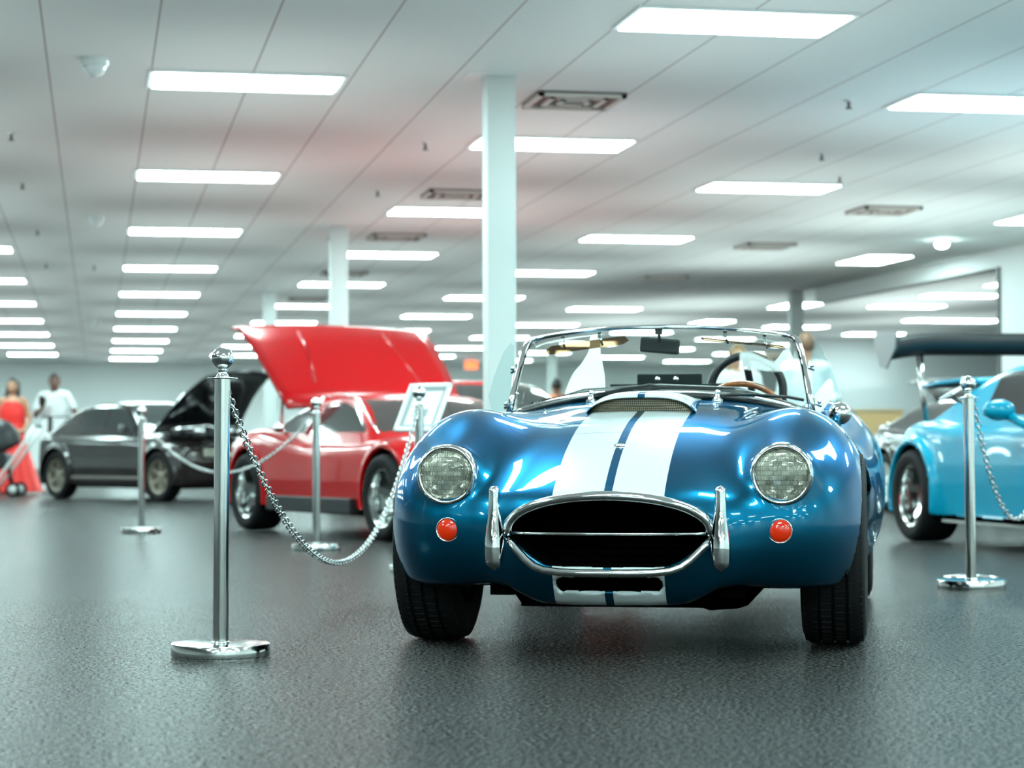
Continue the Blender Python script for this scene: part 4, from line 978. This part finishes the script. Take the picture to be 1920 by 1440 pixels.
x, y = c2w(-7.07, 32.25); o = MB().box((-.038, -.005, -.075), (.038, .005, .075)).build('phone', M['gloss_black'], None, (x, y, 1.385), bevel=.004); o.rotation_euler = (.2, 0, -YAW); tag(o, 'black mobile phone held up by the man in white', 'phone')
person('person in an orange shirt seen from behind through the left of the windscreen', .715, 34.5, 1.77, M['skin_m'], M['hair_b'], M['cloth_o'], M['cloth_g'], (rest[0], rest[1]), face=1)
person('person with light brown hair in a white shirt, seen through the roll hoop', 2.30, 21.8, 1.70, M['skin_l'], M['hair_bl'], M['cloth_w'], M['cloth_g'], (rest[0], rest[1]), longhair=True)
person('person with brown hair in pale clothes behind the right windscreen corner', 2.78, 20.3, 1.74, M['skin_l'], M['hair_br'], M['cloth_p'], M['cloth_p'], (rest[0], ((.28, .02, 1.13), (.22, -.2, 1.1), (-1, -.3, .1))), face=1, sleeves='long')

# pushchair at the left edge
x, y = c2w(-7.02, 29.9); t = thing('stroller', 'black baby stroller with pale frame tubes in front of the woman in red', 'stroller', (x, y, 0), -YAW)
def canopy(X, Y, Z):
    g = ell(X, Y, Z, (-.12, 0, .72), (.30, .24, .36)); g = smax(g, -ell(X, Y, Z, (-.16, 0, .70), (.27, .21, .33)), .01); return smax(g, .62-Z+.5*(X+.1), .02)
P, Q, G = nets(canopy, (-.5, -.3, .3), (.3, .3, 1.15), .02, 2); net_obj('canopy', P, Q, G, M['black'], t)
MB().box((-.34, -.2, .38), (.02, .2, .62)).build('seat', M['leather'], t, bevel=.05)
m = MB()
for sy in (-1, 1): m.tube([(.42, sy*.22, .98), (.22, sy*.22, .66), (-.05, sy*.22, .30), (-.22, sy*.22, .10)], .022, 8)
m.build('frame_tubes', M['whitewheel'], t)
m = MB(); m.tube([(.42, -.22, .98), (.42, .22, .98)], .022, 8); m.build('handle', M['black'], t)
m = MB(); m.tube([(.02, 0, .38), (.06, 0, .16)], .03, 8); m.build('folding_joint', M['blackmetal'], t)
for wx in (-.26, .12):
    for sy in (-1, 1):
        w = MB().lathe([(.06, -.02), (.09, -.018), (.1, -.01), (.1, .01), (.09, .018), (.06, .02)], 24, Matrix.Rotation(PI/2, 4, 'X')).build('wheel', M['rubber'], t, (wx, sy*.22, .1))
        MB().lathe([(1e-4, -.018), (.06, -.018), (.06, .018), (1e-4, .018)], 16, Matrix.Rotation(PI/2, 4, 'X')).build('wheel_hub', M['whitewheel'], w)
# flat white cut-outs set at the windscreen and the door mirror
def cob_pt(x, y, z): return cob_M @ Vector((x, y, z))
cob_M = Matrix.Translation((ox, oy, 0)) @ Matrix.Rotation(-(YAW+TH), 4, 'Z')
sh = MB().prism(blob([(-.013, .262), (.028, .262), (.030, .19), (.052, .09), (.058, 0), (.05, -.05), (-.03, -.06), (-.11, -.05), (-.108, 0), (-.08, .09), (-.043, .145), (-.017, .20)], 6), .004, Matrix.Rotation(PI/2, 4, 'X')).build('white_cutout', M['white'], None)
sh.matrix_world = cob_M @ Matrix.Translation((-.295, 1.0, .88)) @ Matrix.Rotation(-.38, 4, 'X'); tag(sh, 'white bottle-shaped cut-out standing behind the left half of the windscreen', 'card')
sh = MB().prism(blob([(.055, .13), (.07, .07), (.03, .0), (-.03, -.05), (-.07, -.03), (-.02, .04)], 8), .004, Matrix.Rotation(PI/2, 4, 'X')).build('white_cutout', M['white'], None)
sh.matrix_world = cob_M @ Matrix.Translation((.585, 1.25, .825)) @ Matrix.Rotation(-.3, 4, 'X'); tag(sh, 'small white leaf-shaped cut-out beside the round chrome door mirror', 'card')
